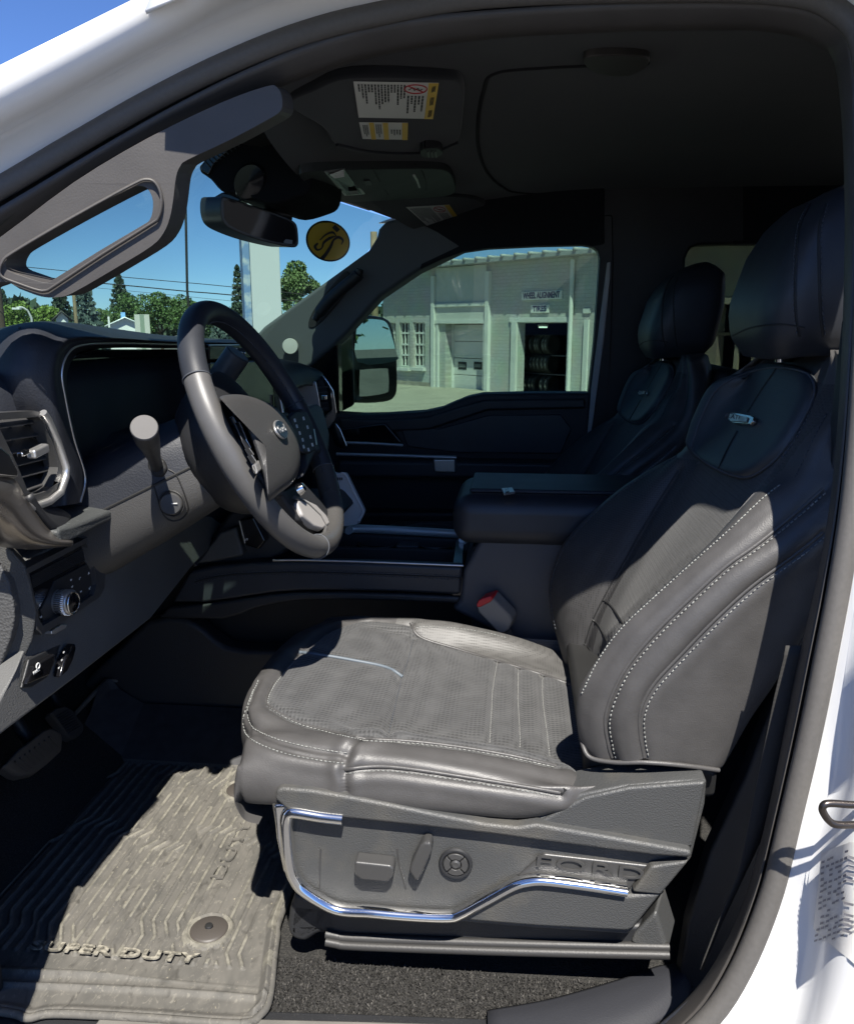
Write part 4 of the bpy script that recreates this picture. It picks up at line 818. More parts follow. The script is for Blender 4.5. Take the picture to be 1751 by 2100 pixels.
pvn = slab('passenger_vent', [ay(a, b, 2.24) for a, b in [(647, 781), (662, 778), (672, 800), (676, 842), (664, 846), (654, 840)]], (-.02, .02, 0), rubber_d, dash, bevel=.002)
for b in (792, 803, 825, 836): slab('slat', [ay(649, b + 2, 2.235), ay(672, b, 2.235), ay(673, b + 3, 2.235), ay(650, b + 5, 2.235)], (-.01, .01, 0), plastic_s, pvn, bevel=0)
obox('vent_knob', ay(664, 815, 2.23), (.016, 0, 0), (0, .012, 0), (0, 0, .014), chrome, pvn, bevel=.003)
slab('passenger_vent_frame', [ay(a, b, 2.26) for a, b in [(664, 768), (672, 778), (686, 800), (693, 845), (690, 862), (676, 880), (652, 876), (650, 866), (664, 858), (678, 842), (674, 800), (662, 780)]], (-.03, .02, 0), chrome, dash, bevel=.005, seg=3)
slab('passenger_sill', [ay(a, b, 2.30) for a, b in [(690, 866), (700, 880), (714, 915), (706, 922), (694, 905), (684, 872)]], (-.02, .02, 0), chrome, dash, bevel=.004)
slab('glovebox', [(-.60, 1.86, .40), (-.57, 1.86, .66), (-.57, 2.36, .66), (-.60, 2.36, .40)], (-.04, 0, 0), soft, dash, bevel=.01)

# ================================================================== steering column
colm = thing('steering_column', 'dark grey steering column shroud with round tilt knob under the wheel', 'steering column', (-.48, 1.15, .65))
TAU = R(26); WC = Vector((-.352, 1.15, .725)); WN = Vector((math.cos(TAU), 0, math.sin(TAU))); WT = Vector((-math.sin(TAU), 0, math.cos(TAU))); WY = Vector((0, 1, 0))
def sect(s, hw, hu, hl, k=48, e=.6):
    c = WC - WN * s; out = []
    for i in range(k):
        t = 2 * math.pi * i / k; a = math.copysign(abs(math.cos(t)) ** e, math.cos(t)) * hw; b = math.copysign(abs(math.sin(t)) ** e, math.sin(t)); out.append(c + WY * a + WT * (b * (hu if b > 0 else hl)))
    return out
def halves(secs):
    return secs
S_ = [sect(.075, .02, .02, .02), sect(.075, .066, .062, .056), sect(.085, .075, .070, .064), sect(.15, .088, .076, .072), sect(.22, .098, .080, .080), sect(.30, .105, .082, .086)]
kk = 48
strip('upper_shroud', [s[0:25] for s in S_], soft, colm, ang=60)
strip('lower_shroud', [s[24:48] + [s[0]] for s in S_], M('shroud_plastic', (.046, .045, .044), .5, bump=[('cells', 520, .35, .0008)]), colm, ang=60)
tube('shroud_gap', [s[24] for s in S_[1:]], .002, rubber_d, colm, 6)
# airbag back cover between column and wheel
lathe('wheel_back_cover', [(.05, -.105), (.078, -.10), (.088, -.085), (.100, -.055), (.098, -.03), (.06, -.015)], WC, WN, plastic_d, colm, 40, sx=1.0, sy=1.08, xdir=(0, 1, 0), ang=50)
kc = ay(352, 1033, 1.052)
lathe('column_knob', [(.001, .006), (.0135, .0055), (.0150, .004), (.0155, 0), (.0155, -.01)], kc, (.15, -1, .1), plastic_s, colm, 36)
tube('knob_surround', [kc + Vector((.155 * 0, 0, 0)) + Vector((math.cos(t) * .0172, .0008, math.sin(t) * .0172)) for t in np.linspace(0, 6.28, 36, endpoint=False)], .0013, rubber_d, colm, 6, closed=True)
obox('knob_pointer', kc + Vector((.007, -.0068, .002)), (.008, 0, .0006), (0, .0006, 0), (0, 0, .0012), icon, colm, bevel=0)
_low = [o for o in colm.children if o.name.startswith(('lower_shroud', 'upper_shroud'))]
for o in _low:
    q = D(bvh(o), [(316, 996), (326, 1030), (336, 1056), (352, 1068), (372, 1064), (385, 1048), (384, 1030), (372, 996), (360, 972), (345, 962)], 6, .0004)
    if len(q) > 4: tube('cover_gap', q, .0011, rubber_d, colm, 6)
slab('stalk_boot', [ay(a, b, 1.062) for a, b in [(300, 944), (316, 936), (334, 944), (342, 962), (334, 980), (314, 980), (302, 962)]], (0, .02, 0), rubber_d, colm, bevel=.004)
# indicator stalk
stalk = thing('indicator_stalk', 'grey indicator stalk with flat silver end left of the wheel', 'stalk', tuple(ay(320, 962, 1.07)))
sp_ = spl([ay(326, 968, 1.085), ay(318, 945, 1.05), ay(308, 915, 1.015), ay(300, 895, .985), ay(296, 878, .962)], 6)
tube('lever', sp_, [lin(i / (len(sp_) - 1), [0, .3, .55, .7, 1], [.0082, .0086, .0135, .0156, .0165]) for i in range(len(sp_))], M('stalk_plastic', (.028, .028, .028), .4, bump=[G]), stalk, 24)
an = (sp_[-1] - sp_[-3]).normalized()
lathe('end_cap', [(.0165, -.001), (.0165, .002), (.0155, .0035), (.001, .0042)], sp_[-1], an, M('stalk_end_grey', (.13, .125, .12), .8, spec=.15), stalk, 32)
tube('collar', [ay(320, 955, 1.072) + Vector((math.cos(t) * .016, 0, math.sin(t) * .017)) for t in np.linspace(0, 6.28, 28, endpoint=False)], .004, rubber_d, stalk, 8, closed=True)
# gear selector behind the wheel
gear = thing('gear_lever', 'dark column gear lever with cylindrical grip behind the wheel rim', 'gear lever', tuple(ay(400, 815, 1.27)))
tube('stem', spl([ay(372, 862, 1.235), ay(384, 838, 1.25), ay(405, 815, 1.27), ay(440, 790, 1.275)], 6), .0105, plastic_s, gear, 14)
gp = [ay(436, 800, 1.275), ay(446, 786, 1.275), ay(466, 757, 1.275), ay(484, 731, 1.275), ay(489, 724, 1.275)]
tube('grip', spl(gp, 5), [.009] + [.0195] * 4 + [.0205] * 10 + [.0205] * 4 + [.018] * 2, plastic_s, gear, 24)
slab('grip_button', [ay(a, b, 1.253) for a, b in [(443, 770), (452, 762), (458, 772), (454, 788), (446, 790)]], (0, .01, 0), gloss_black, gear, bevel=.002)

# ================================================================== steering wheel
wheel = thing('steering_wheel', 'black leather steering wheel, its lower left half in bright sun', 'steering wheel', tuple(WC))
def wl2(a, b, h=0): return WC + WY * a + WT * b + WN * h
def wp(px, py, h=0): return apl(px, py, WC + WN * h, WN)
RC, RT = .182, .0172
wl_leather_lit = M('sunlit_wheel_leather', (.072, .070, .068), .42, bump=[('cells', 900, .1, .0004)], var=(40, .15))
def rimseg(name, a0, a1, mat, r=RT, par=wheel):
    n = max(8, int(abs(a1 - a0) / 3)); P = [wl2(math.cos(R(a0 + (a1 - a0) * i / n)) * RC, math.sin(R(a0 + (a1 - a0) * i / n)) * RC) for i in range(n + 1)]
    return tube(name, P, r, mat, par, 28, flat=.92, up=tuple(WN))
# angle 0 = far side, 90 = top, 180 = near side
rimseg('rim_grip', 8, 150, leather_shade); rimseg('rim_grip', 150.6, 255, wl_leather_lit); rimseg('rim_grip', 330, 367.4, leather_shade)  # one leather: sunlit stretch painted paler, shaded arcs darker
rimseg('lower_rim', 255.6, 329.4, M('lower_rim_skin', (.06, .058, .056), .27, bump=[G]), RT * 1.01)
for a in (150.3, 8, 255.3, 329.7):
    tube('rim_seam', [wl2(math.cos(R(a)) * (RC + RT * 1.01 * math.cos(t)), math.sin(R(a)) * (RC + RT * 1.01 * math.cos(t)), RT * 1.01 * math.sin(t)) for t in np.linspace(0, 6.28, 24, endpoint=False)], .0009, thread_d, wheel, 6, closed=True)
stitches('rim_stitching', [(wl2(math.cos(R(a)) * (RC - RT * .98), math.sin(R(a)) * (RC - RT * .98), .005), WN) for a in range(-35, 110, 2)], thread_d, wheel, pitch=.005, ln=.0038)
# hub pad
hubD = [(450, 815), (470, 809), (500, 810), (535, 820), (566, 836), (592, 862), (608, 892), (616, 930), (613, 965), (600, 990), (575, 1010), (556, 1026), (550, 1024), (545, 1000), (538, 968), (522, 920), (500, 866), (468, 830)]
hp = spl([(a, b, 0) for a, b in hubD], 4, True); hcn = Vector((545, 915, 0)); rr = []
for s, h in ((1, -.02), (1, .018), (.985, .027), (.95, .033), (.88, .037), (.7, .040), (.4, .043), (.1, .045), (.01, .045)): rr.append([wp(hcn.x + (p.x - hcn.x) * s, hcn.y + (p.y - hcn.y) * s, h) for p in hp])
hub = strip('airbag_pad', rr, M('airbag_skin', (.040, .039, .038), .5, bump=[('cells', 480, .35, .0008)]), wheel, closed=True, ang=60)
bo = wp(573, 882, .044)
el = lambda k, rx, ry, h: [bo + WY * (math.cos(t) * rx) + WT * (math.sin(t) * ry) + WN * h for t in np.linspace(0, 2 * math.pi, k, endpoint=False)]
slab('emblem_rim', el(36, .0215, .0135, 0), WN * .003, satin, wheel, bevel=.001); slab('emblem', el(36, .0195, .0118, .0031), WN * .0008, M('emblem_blue', (.010, .018, .028), .35), wheel, bevel=0)
write('emblem_lettering', 'Ford', bo + WN * .0042, WY, WT, .015, satin, wheel, sx=1.05, ext=.0004)
# spokes
def wslab(name, pts, h, th, mat, par=wheel, bevel=.003, **k): return slab(name, [wp(a, b, h) for a, b in pts], WN * th, mat, par, bevel=bevel, **k)
wslab('spoke', [(455, 835), (478, 842), (528, 960), (552, 1035), (528, 1042), (498, 985)], -.030, .030, plastic_d, bevel=.006)
wslab('spoke', [(586, 850), (628, 836), (640, 850), (654, 905), (652, 935), (622, 945), (600, 990), (590, 900)], -.012, .024, leather_shade, bevel=.008)
lp = wslab('switch_pad', [(466, 858), (480, 853), (494, 862), (512, 905), (530, 946), (534, 966), (524, 974), (514, 962), (490, 905)], .016, .010, gloss_black)
for a, b, a1, b1 in [(484, 868, 494, 886), (491, 884, 502, 906), (498, 904, 510, 922), (505, 922, 516, 936), (510, 936, 522, 952)]:
    wslab('button', [(a - 4, b), (a + 6, b - 3), (a1 + 4, b1 - 4), (a1 - 6, b1)], .0262, .0016, plastic_d, lp, bevel=.0006)
    tube('button_edge', [wp(a + 6, b - 3, .028), wp(a1 + 4, b1 - 4, .028)], .0008, satin, lp, 6)
wslab('thumb_paddle', [(514, 955), (528, 942), (534, 948), (532, 966), (520, 976)], .027, .006, satin, lp)
rp_ = wslab('switch_pad', [(588, 858), (602, 846), (624, 846), (636, 872), (646, 908), (642, 926), (630, 932), (616, 930), (604, 905)], .017, .005, plastic_d)
for a, b in [(604, 862), (622, 858), (608, 874), (630, 876), (614, 888), (636, 896), (620, 902), (640, 912), (622, 916), (632, 922)]: wslab('button_icon', [(a - 2, b - 3), (a + 1, b - 4), (a + 3, b + 3), (a, b + 4)], .0223, .0005, icon, rp_, bevel=0)
wslab('switch_pad_edge', [(642, 880), (644, 880), (650, 912), (647, 912)], .0222, .001, satin, rp_, bevel=0)
# lower spoke with its satin insert
wslab('spoke', [(548, 1020), (598, 996), (640, 1040), (668, 1082), (640, 1100), (590, 1080)], -.020, .020, plastic_d, bevel=.006)
wslab('spoke_trim', [(594, 1036), (604, 1026), (634, 1040), (656, 1062), (664, 1080), (648, 1092), (630, 1086), (606, 1064)], -.006, .012, M('spoke_silver', (.42, .40, .38), .35, metal=.3), bevel=.004, seg=3)
tube('spoke_trim_edge', [wp(a, b, .004) for a, b in [(604, 1020), (630, 1034), (655, 1058), (668, 1082), (664, 1096), (645, 1102), (622, 1092)]], .003, wl_leather_lit, wheel, 8)
lathe('selector_dial', [(.001, .010), (.006, .009), (.008, .004), (.009, 0)], wp(612, 1004, .012), WN, chrome, wheel, 20)

# ================================================================== pedals
ped = thing('brake_pedal', 'wide ribbed black brake pedal nearest the door', 'pedal', tuple(ax(60, 1545, -.78)))
pd = [(6, 1572), (40, 1536), (92, 1496), (106, 1491), (126, 1500), (130, 1512), (128, 1540), (100, 1566), (74, 1586), (44, 1592), (30, 1588)]
pm = M('pedal_rubber', (.045, .045, .046), .55, bump=[('noise', 300, .3, .001)])
slab('pad', [ax(a, b, -.78) for a, b in pd], (-.018, 0, -.012), pm, ped, bevel=.006, seg=3)
for f in np.linspace(.12, .88, 8): tube('rib', [ax(20 + 92 * f, 1570 - 66 * f, -.778), ax(46 + 82 * f, 1590 - 68 * f, -.778)], .0016, pm, ped, 6)
tube('arm', [ax(75, 1540, -.80), Vector((-.92, 1.16, .45))], .011, plastic_d, ped, 8)
acc = thing('accelerator_pedal', 'narrow black accelerator pedal right of the brake pedal', 'pedal', tuple(ax(140, 1482, -.84)))
pa = [(104, 1462), (118, 1450), (136, 1446), (152, 1456), (172, 1484), (174, 1496), (166, 1508), (150, 1515), (140, 1510), (122, 1486)]
slab('pad', [ax(a, b, -.84) for a, b in pa], (-.018, 0, -.012), pm, acc, bevel=.006, seg=3)
for f in np.linspace(.1, .9, 9): tube('rib', [ax(112 + 32 * f, 1466 + 42 * f, -.838), ax(138 + 30 * f, 1452 + 42 * f, -.838)], .0013, pm, acc, 6)
tube('arm', [ax(138, 1480, -.86), Vector((-.95, 1.36, .40))], .010, plastic_d, acc, 8)
# ================================================================== centre console
con = thing('centre_console', 'dark stitched centre console with padded armrest lid and chrome edged tray', 'console', (-.1, 1.66, 0))
slab('leather_rail', [ay(a, b, 1.5) for a, b in [(352, 1236), (388, 1172), (440, 1161), (520, 1154), (640, 1152), (800, 1157), (948, 1163), (944, 1221), (820, 1215), (700, 1212), (620, 1212), (560, 1216), (480, 1228), (420, 1236)]], (0, .035, 0), leather_shade, con, bevel=.007, seg=3)
for dy in (0, 8): stitches('rail_stitching', [(ay(p.x, p.y, 1.4988), Vector((0, -1, 0))) for p in spl([(a, b + dy, 0) for a, b in [(400, 1190), (450, 1178), (520, 1172), (640, 1170), (800, 1175), (946, 1181)]], 8)], thread_d, con, pitch=.007)
tube('rail_seam', spl([ay(a, b, 1.499) for a, b in [(400, 1194), (450, 1182), (520, 1176), (640, 1174), (800, 1179), (946, 1185)]], 6), .0012, rubber_d, con, 6)
slab('lower_trim', [ay(a, b, 1.503) for a, b in [(345, 1246), (420, 1239), (480, 1231), (560, 1219), (620, 1215), (700, 1215), (820, 1218), (944, 1224), (942, 1239), (820, 1234), (700, 1231), (620, 1232), (565, 1239), (520, 1250), (490, 1262), (455, 1271), (400, 1270), (322, 1268)]], (0, .05, 0), plastic_d, con, bevel=.006, seg=3)
tube('chrome_line', spl([ay(a, b, 1.505) for a, b in [(560, 1149), (640, 1149), (800, 1154), (950, 1160)]], 4), .0022, satin, con, 8)
slab('lower_wall', [ay(a, b, 1.575) for a, b in [(60, 1640), (100, 1480), (190, 1380), (300, 1275), (350, 1266), (385, 1272), (415, 1290), (440, 1312), (462, 1327), (500, 1334), (720, 1338), (900, 1340), (900, 1500), (300, 1472), (210, 1470)]], (0, .05, 0), M('footwell_plastic', (.030, .030, .031), .55, bump=[('cells', 520, .3, .0008)]), con, bevel=.012, seg=3)
slab('pocket_back', [(-.8, 1.64, .02), (-.8, 1.64, .42), (.15, 1.64, .42), (.15, 1.64, .02)], (0, .01, 0), rubber_d, con)
slab('pocket_floor', [(-.72, 1.58, .20), (.1, 1.58, .20), (.1, 1.64, .20), (-.72, 1.64, .20)], (0, 0, -.01), rubber_d, con)
box_side = M('console_grey', (.058, .058, .064), .5, bump=[('cells', 520, .3, .0008)])
slab('storage_box', [ay(a, b, 1.5) for a, b in [(986, 1104), (1300, 1114), (1300, 1420), (1110, 1360), (1082, 1338), (1000, 1290), (925, 1250), (942, 1232), (950, 1170)]], (0, .21, 0), box_side, con, bevel=.010, seg=3)
box('storage_back', (-.08, 1.53, .05), (.30, 1.71, .46), plastic_d, con)
lid = box('armrest_lid', (-.115, 1.478, .472), (.34, 1.715, .566), leather_shade, con, bevel=.034, seg=5)
slab('lid_pad', [(-.085, 1.512, .567), (.32, 1.512, .567), (.32, 1.69, .567), (-.085, 1.69, .567)], (0, 0, .008), leather_shade, lid, bevel=.008, seg=3)
stitches('lid_stitching', [(Vector((x, 1.505, .5672)), Vector((0, 0, 1))) for x in np.linspace(-.08, .3, 40)], thread_d, lid)
slab('lid_latch', [az(a, b, .5785) for a, b in [(1028, 1001), (1050, 999), (1056, 1008), (1034, 1012)]], (0, 0, -.004), satin, lid, bevel=.001)
slab('lid_latch_hole', [az(a, b, .579) for a, b in [(1036, 1003), (1043, 1002), (1044, 1009), (1037, 1010)]], (0, 0, .0015), gloss_black, lid, bevel=0)
# tray with two cup holders
slab('tray_floor', [(-.62, 1.53, .395), (-.105, 1.53, .395), (-.105, 1.74, .395), (-.62, 1.74, .395)], (0, 0, -.01), plastic_d, con)
for i in range(4): tube('tray_rib', [Vector((-.38, 1.545 + i * .014, .397)), Vector((-.12, 1.545 + i * .014, .397))], .0022, plastic_s, con, 6)
for px in (775, 895):
    c = az(px, 1116, .40); lathe('cup_holder', [(.040, -.06), (.040, .001), (.044, .003), (.046, 0), (.046, -.004)], c, (0, 0, 1), gloss_black, con, 30)
    tube('cup_holder_ring', [c + Vector((math.cos(t) * .043, math.sin(t) * .043, .002)) for t in np.linspace(0, 6.28, 30, endpoint=False)], .0022, plastic_s, con, 6, closed=True)
obox('cup_divider', az(838, 1118, .405), (.05, 0, 0), (0, .05, 0), (0, 0, .012), plastic_s, con, bevel=.004)
rail_s = M('tray_silver', (.60, .63, .65), .3, metal=.6)
tube('tray_rail', [az(a, b, .43) for a, b in [(640, 1079), (690, 1081), (700, 1082), (715, 1088)]], .0095, rail_s, con, 10)
tube('chrome_rail', spl([az(a, b, .43) for a, b in [(716, 1087), (725, 1084), (800, 1087), (948, 1096), (951, 1101), (950, 1108)]], 4), .0095, rail_s, con, 12)
slab('tray_side', [az(a, b, .42) for a, b in [(640, 1092), (940, 1106), (940, 1090), (640, 1076)]], (0, 0, -.05), plastic_d, con)
slab('tray_end', [az(a, b, .425) for a, b in [(935, 1104), (952, 1104), (950, 1162), (926, 1162)]], (0, 0, -.06), gloss_black, con, bevel=.003)
slab('centre_stack', [ay(a, b, 1.53) for a, b in [(390, 1165), (470, 1050), (520, 1040), (660, 1040), (690, 1075), (640, 1100), (560, 1150)]], (0, .2, 0), plastic_d, con, bevel=.01)
slab('stack_side', [ay(a, b, 1.505) for a, b in [(400, 1158), (450, 1092), (484, 1080), (492, 1110), (500, 1140), (440, 1152)]], (0, .03, 0), plastic, con, bevel=.006)
kp = slab('control_panel', [ay(a, b, 1.49) for a, b in [(490, 1066), (520, 1060), (545, 1110), (530, 1128), (502, 1118)]], (0, .03, 0), gloss_black, con, bevel=.004)
tube('control_panel_edge', [ay(491, 1068, 1.486), ay(502, 1114, 1.486)], .0014, satin, kp, 6)
for a, b in ((503, 1107), (507, 1106)): obox('panel_mark', ay(a, b, 1.487), (.0014, 0, 0), (0, .001, 0), (0, 0, .004), icon, kp, bevel=0)

# white folder slipped in ahead of the console
card = thing('white_folder', 'small pale plastic folder standing between wheel and console tray', 'folder', tuple(ay(715, 1078, 1.72)))
slab('sheet', [ay(p.x, p.y, 1.72) for p in spl([(a, b, 0) for a, b in [(670, 976), (690, 971), (703, 970), (710, 975), (728, 1012), (744, 1044), (744, 1052), (736, 1068), (730, 1076), (700, 1080), (668, 1080)]], 3, True)], (.004, .010, 0), M('pale_plastic', (.42, .44, .47), .35), card, bevel=.002, seg=3)
tube('folder_edge', spl([ay(a, b, 1.717) for a, b in [(700, 970), (710, 975), (728, 1012), (744, 1044), (744, 1052), (736, 1068)]], 4), .0025, M('pale_edge', (.62, .63, .66), .3), card, 8)
for k in range(3): obox('folder_mark', ay(693 + k * 4, 982, 1.7185), (.003, 0, 0), (0, .0006, 0), (0, 0, .006), ink, card, bevel=0)

# buckle
bk = thing('seat_belt_buckle', 'grey seat belt buckle with red button inside the driver seat', 'buckle', tuple(ay(1060, 1330, 1.478)))
slab('body', [ay(a, b, 1.465) for a, b in [(976, 1240), (984, 1232), (1006, 1226), (1014, 1230), (1046, 1264), (1050, 1274), (1044, 1292), (1032, 1300), (1022, 1300), (980, 1256)]], (.01, .022, .008), buckle_p, bk, bevel=.005, seg=3)
slab('release_button', [ay(a, b, 1.462) for a, b in [(976, 1239), (982, 1230), (1006, 1222), (1011, 1228), (1004, 1236), (984, 1246), (977, 1247)]], (.012, .028, .004), red_plastic, bk, bevel=.003)
slab('stalk', [ay(a, b, 1.475) for a, b in [(1030, 1298), (1046, 1290), (1060, 1318), (1072, 1336), (1058, 1338)]], (0, .006, 0), M('buckle_strap', (.07, .066, .06), .6), bk, bevel=.001)
slab('stalk_cover', [ay(a, b, 1.47) for a, b in [(1110, 1350), (1130, 1346), (1142, 1358), (1128, 1370)]], (0, .03, 0), satin, bk, bevel=.003)

# ================================================================== floor mat
mat_t = thing('floor_mat', 'dusty ribbed rubber floor mat with two round fixing studs in the footwell', 'floor mat', (-.5, 1.1, .01))
edge = [(-.86, .835), (-.642, .832), (-.60, .826), (-.568, .836), (-.45, .842), (-.33, .846), (-.308, .862), (-.304, .889), (-.318, .958), (-.326, 1.0), (-.333, 1.053), (-.330, 1.30), (-.36, 1.50), (-.42, 1.565), (-.86, 1.565)]
en = [(p.x, p.y) for p in spl([(x, y, 0) for x, y in edge], 5, True)]
EA = np.array(en)
def edist(x, y):
    a = EA; b = np.roll(EA, -1, 0); p = np.array([x, y]); ab = b - a; t = np.clip(((p - a) * ab).sum(1) / (ab ** 2).sum(1), 0, 1)
    return float(np.sqrt(((a + ab * t[:, None] - p) ** 2).sum(1)).min())
def zig(y, ph):
    # grooves step sideways in two places, as moulded
    return lin((y + ph) % 9, [0, .955, .985, 1.20, 1.225, 1.40, 1.43, 9], [0, 0, .016, .016, 0, 0, -.012, -.012])
NX, NY = 400, 330; mv_, mf = [], []; idx = {}
xs_ = np.linspace(-.862, -.302, NX); ys_ = np.linspace(.825, 1.566, NY)
for i, x in enumerate(xs_):
    for j, y in enumerate(ys_):
        if not inpoly(x, y, en): continue
        d = edist(x, y); h = .012
        lipw = .020; h += .012 * max(0, 1 - abs(d - .006) / .010) * (.4 if y < .86 else 1)
        if y < .905: h += .006 * math.exp(-((y - .900 - .012 * math.sin((x + .6) * 6)) / .006) ** 2) + .005 * math.exp(-((y - .878 - .010 * math.sin((x + .6) * 6)) / .004) ** 2)
        elif d > .030 and y < 1.44:
            u = (x + zig(y, .03 * math.sin(round(x / .072) * 2.1))) / .0185; f = abs((u % 1) - .5) * 2
            if y > .935: h += .0038 * min(1, max(0, (f - .62) / .14)) * min(1, (d - .03) / .012)
            if -.45 < x < -.405 and .945 < y < 1.40: h = .012 + .002 * (f > .5)
        if y > 1.44: h += min(.10, (y - 1.44) * .55)
        if x < -.78: h += (-.78 - x) * .6
        for cx, cy in ((-.426, .999), (-.501, 1.365)):
            r = math.hypot(x - cx, y - cy)
            if r < .030: h = .016
            h = max(h, .012 + .008 * max(0, 1 - abs(r - .032) / .005)) if r > .028 else h
        idx[i, j] = len(mv_); mv_.append((x, y, h))
for i in range(NX - 1):
    for j in range(NY - 1):
        k = [(i, j), (i + 1, j), (i + 1, j + 1), (i, j + 1)]
        if all(q in idx for q in k): mf.append(tuple(idx[q] for q in k))
def dusty():
    m = M('dusty_rubber', (.075, .070, .062), .75); nt = m.node_tree; N = nt.nodes; L = nt.links; b = N['Principled BSDF']
    tc = N.new('ShaderNodeTexCoord'); mp = N.new('ShaderNodeMapping'); mp.inputs['Scale'].default_value = (1, .55, 1); L.new(tc.outputs['Object'], mp.inputs[0])
    def nz(s, d, lo, hi):
        n = N.new('ShaderNodeTexNoise'); n.inputs['Scale'].default_value = s; n.inputs['Detail'].default_value = d; n.inputs['Distortion'].default_value = .8; L.new(mp.outputs[0], n.inputs['Vector'])
        r = N.new('ShaderNodeMapRange'); r.inputs[1].default_value = lo; r.inputs[2].default_value = hi; L.new(n.outputs[0], r.inputs[0]); return r.outputs[0]
    def mix(a, b_, f, op='MIX'):
        x = N.new('ShaderNodeMix'); x.data_type = 'RGBA'; x.blend_type = op; L.new(f, x.inputs[0])
        for k, v in ((6, a), (7, b_)):
            if isinstance(v, tuple): x.inputs[k].default_value = (*v, 1)
            else: L.new(v, x.inputs[k])
        return x.outputs[2]
    c = mix((.070, .067, .060), (.112, .105, .092), nz(34, 8, .32, .70)); c = mix(c, (.165, .154, .13), nz(190, 6, .58, .75)); c = mix(c, (.05, .047, .041), nz(60, 6, .58, .72))
    c = mix(c, (.32, .285, .20), nz(420, 2, .70, .78)); L.new(c, b.inputs['Base Color'])
    return m
dust = dusty()
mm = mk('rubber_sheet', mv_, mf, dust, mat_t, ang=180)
mm.data.materials.append(M('ridge_dust', (.185, .174, .143), .8, var=(90, -.45, .35, .65))); mm.data.materials.append(M('shaded_mat_rubber', (.028, .028, .030), .65, var=(40, .6)))  # last material: footwell shade put into a darker rubber colour
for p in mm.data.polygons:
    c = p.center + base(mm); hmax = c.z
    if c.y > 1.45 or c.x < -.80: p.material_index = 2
    elif .935 < c.y < 1.44 and .0147 < c.z < .026 and math.sin(c.x * 91 + math.sin(c.y * 37) * 2) + math.sin(c.y * 53 + c.x * 29) > -.5: p.material_index = 1
tube('mat_edge', [Vector((x, y, .012 + (0 if y < 1.44 else min(.10, (y - 1.44) * .55)) + (max(0, -.78 - x) * .6))) for x, y in en], .0055, dust, mat_t, 8, closed=True)
studm = M('stud_plastic', (.055, .048, .042), .5)
for cx, cy in ((-.426, .999), (-.501, 1.365)):
    lathe('fixing_stud', [(.001, .008), (.004, .008), (.005, .0055), (.024, .005), (.027, .003), (.028, 0)], (cx, cy, .014), (0, 0, 1), studm, mat_t, 32)
    lathe('stud_centre', [(.001, .0105), (.005, .010), (.006, .008)], (cx, cy, .014), (0, 0, 1), rubber_d, mat_t, 16)
write('mat_lettering', 'SUPER DUTY', az(232, 1953, .020), Vector((1, .0, 0)), Vector((0, 1, 0)), .022, M('worn_lettering', (.27, .25, .20), .75, var=(160, -.6, .4, .6)), mat_t, ext=.0012, sx=1.80, space=1.08, bold=.03)
wt_ = write('mat_lettering', 'DUTY', az(478, 1742, .0155), Vector((.0, 1, 0)), Vector((-1, 0, 0)), .030, dust, mat_t, ext=.0016, sx=2.0)

# ================================================================== overhead: visors, console, mirror, labels
def hz_(px, py, lift=.0):
    q, n = cast(ht, px, py, lift); return q if q is not None and q.x < 1 else az(px, py, 1.16 - lift)
def visor(name, label, pts, tri, th=.016, lift=.016):
    v = thing(name, label, 'sun visor', tuple(hz_(sum(a for a, b in pts) / len(pts), sum(b for a, b in pts) / len(pts))))
    a, b, c = (hz_(*q, lift) for q in tri); nn = (b - a).cross(c - a)
    P = [apl(p.x, p.y, a, nn) for p in spl([(a, b, 0) for a, b in pts], 4, True)]
    return v, slab('panel', P, (.0, 0, th), cloth, v, bevel=.006, seg=3)
v1, vp1 = visor('sun_visor', 'driver sun visor with two warning labels folded against the roof lining', [(588, 215), (640, 185), (720, 158), (900, 160), (948, 172), (950, 230), (936, 296), (880, 316), (760, 316), (690, 300), (660, 262)], [(720, 200), (900, 200), (800, 290)])
v2, vp2 = visor('sun_visor', 'passenger sun visor with one warning label above the far window', [(752, 406), (790, 402), (930, 402), (985, 412), (1004, 440), (1000, 466), (940, 474), (860, 474), (805, 448)], [(840, 412), (960, 412), (900, 455)])
vt1 = bvh(vp1); vt2 = bvh(vp2)
tube('visor_seam', D(vt1, [(690, 294), (770, 310), (880, 310), (938, 290)], 5, .001), .003, cloth, vp1, 8)
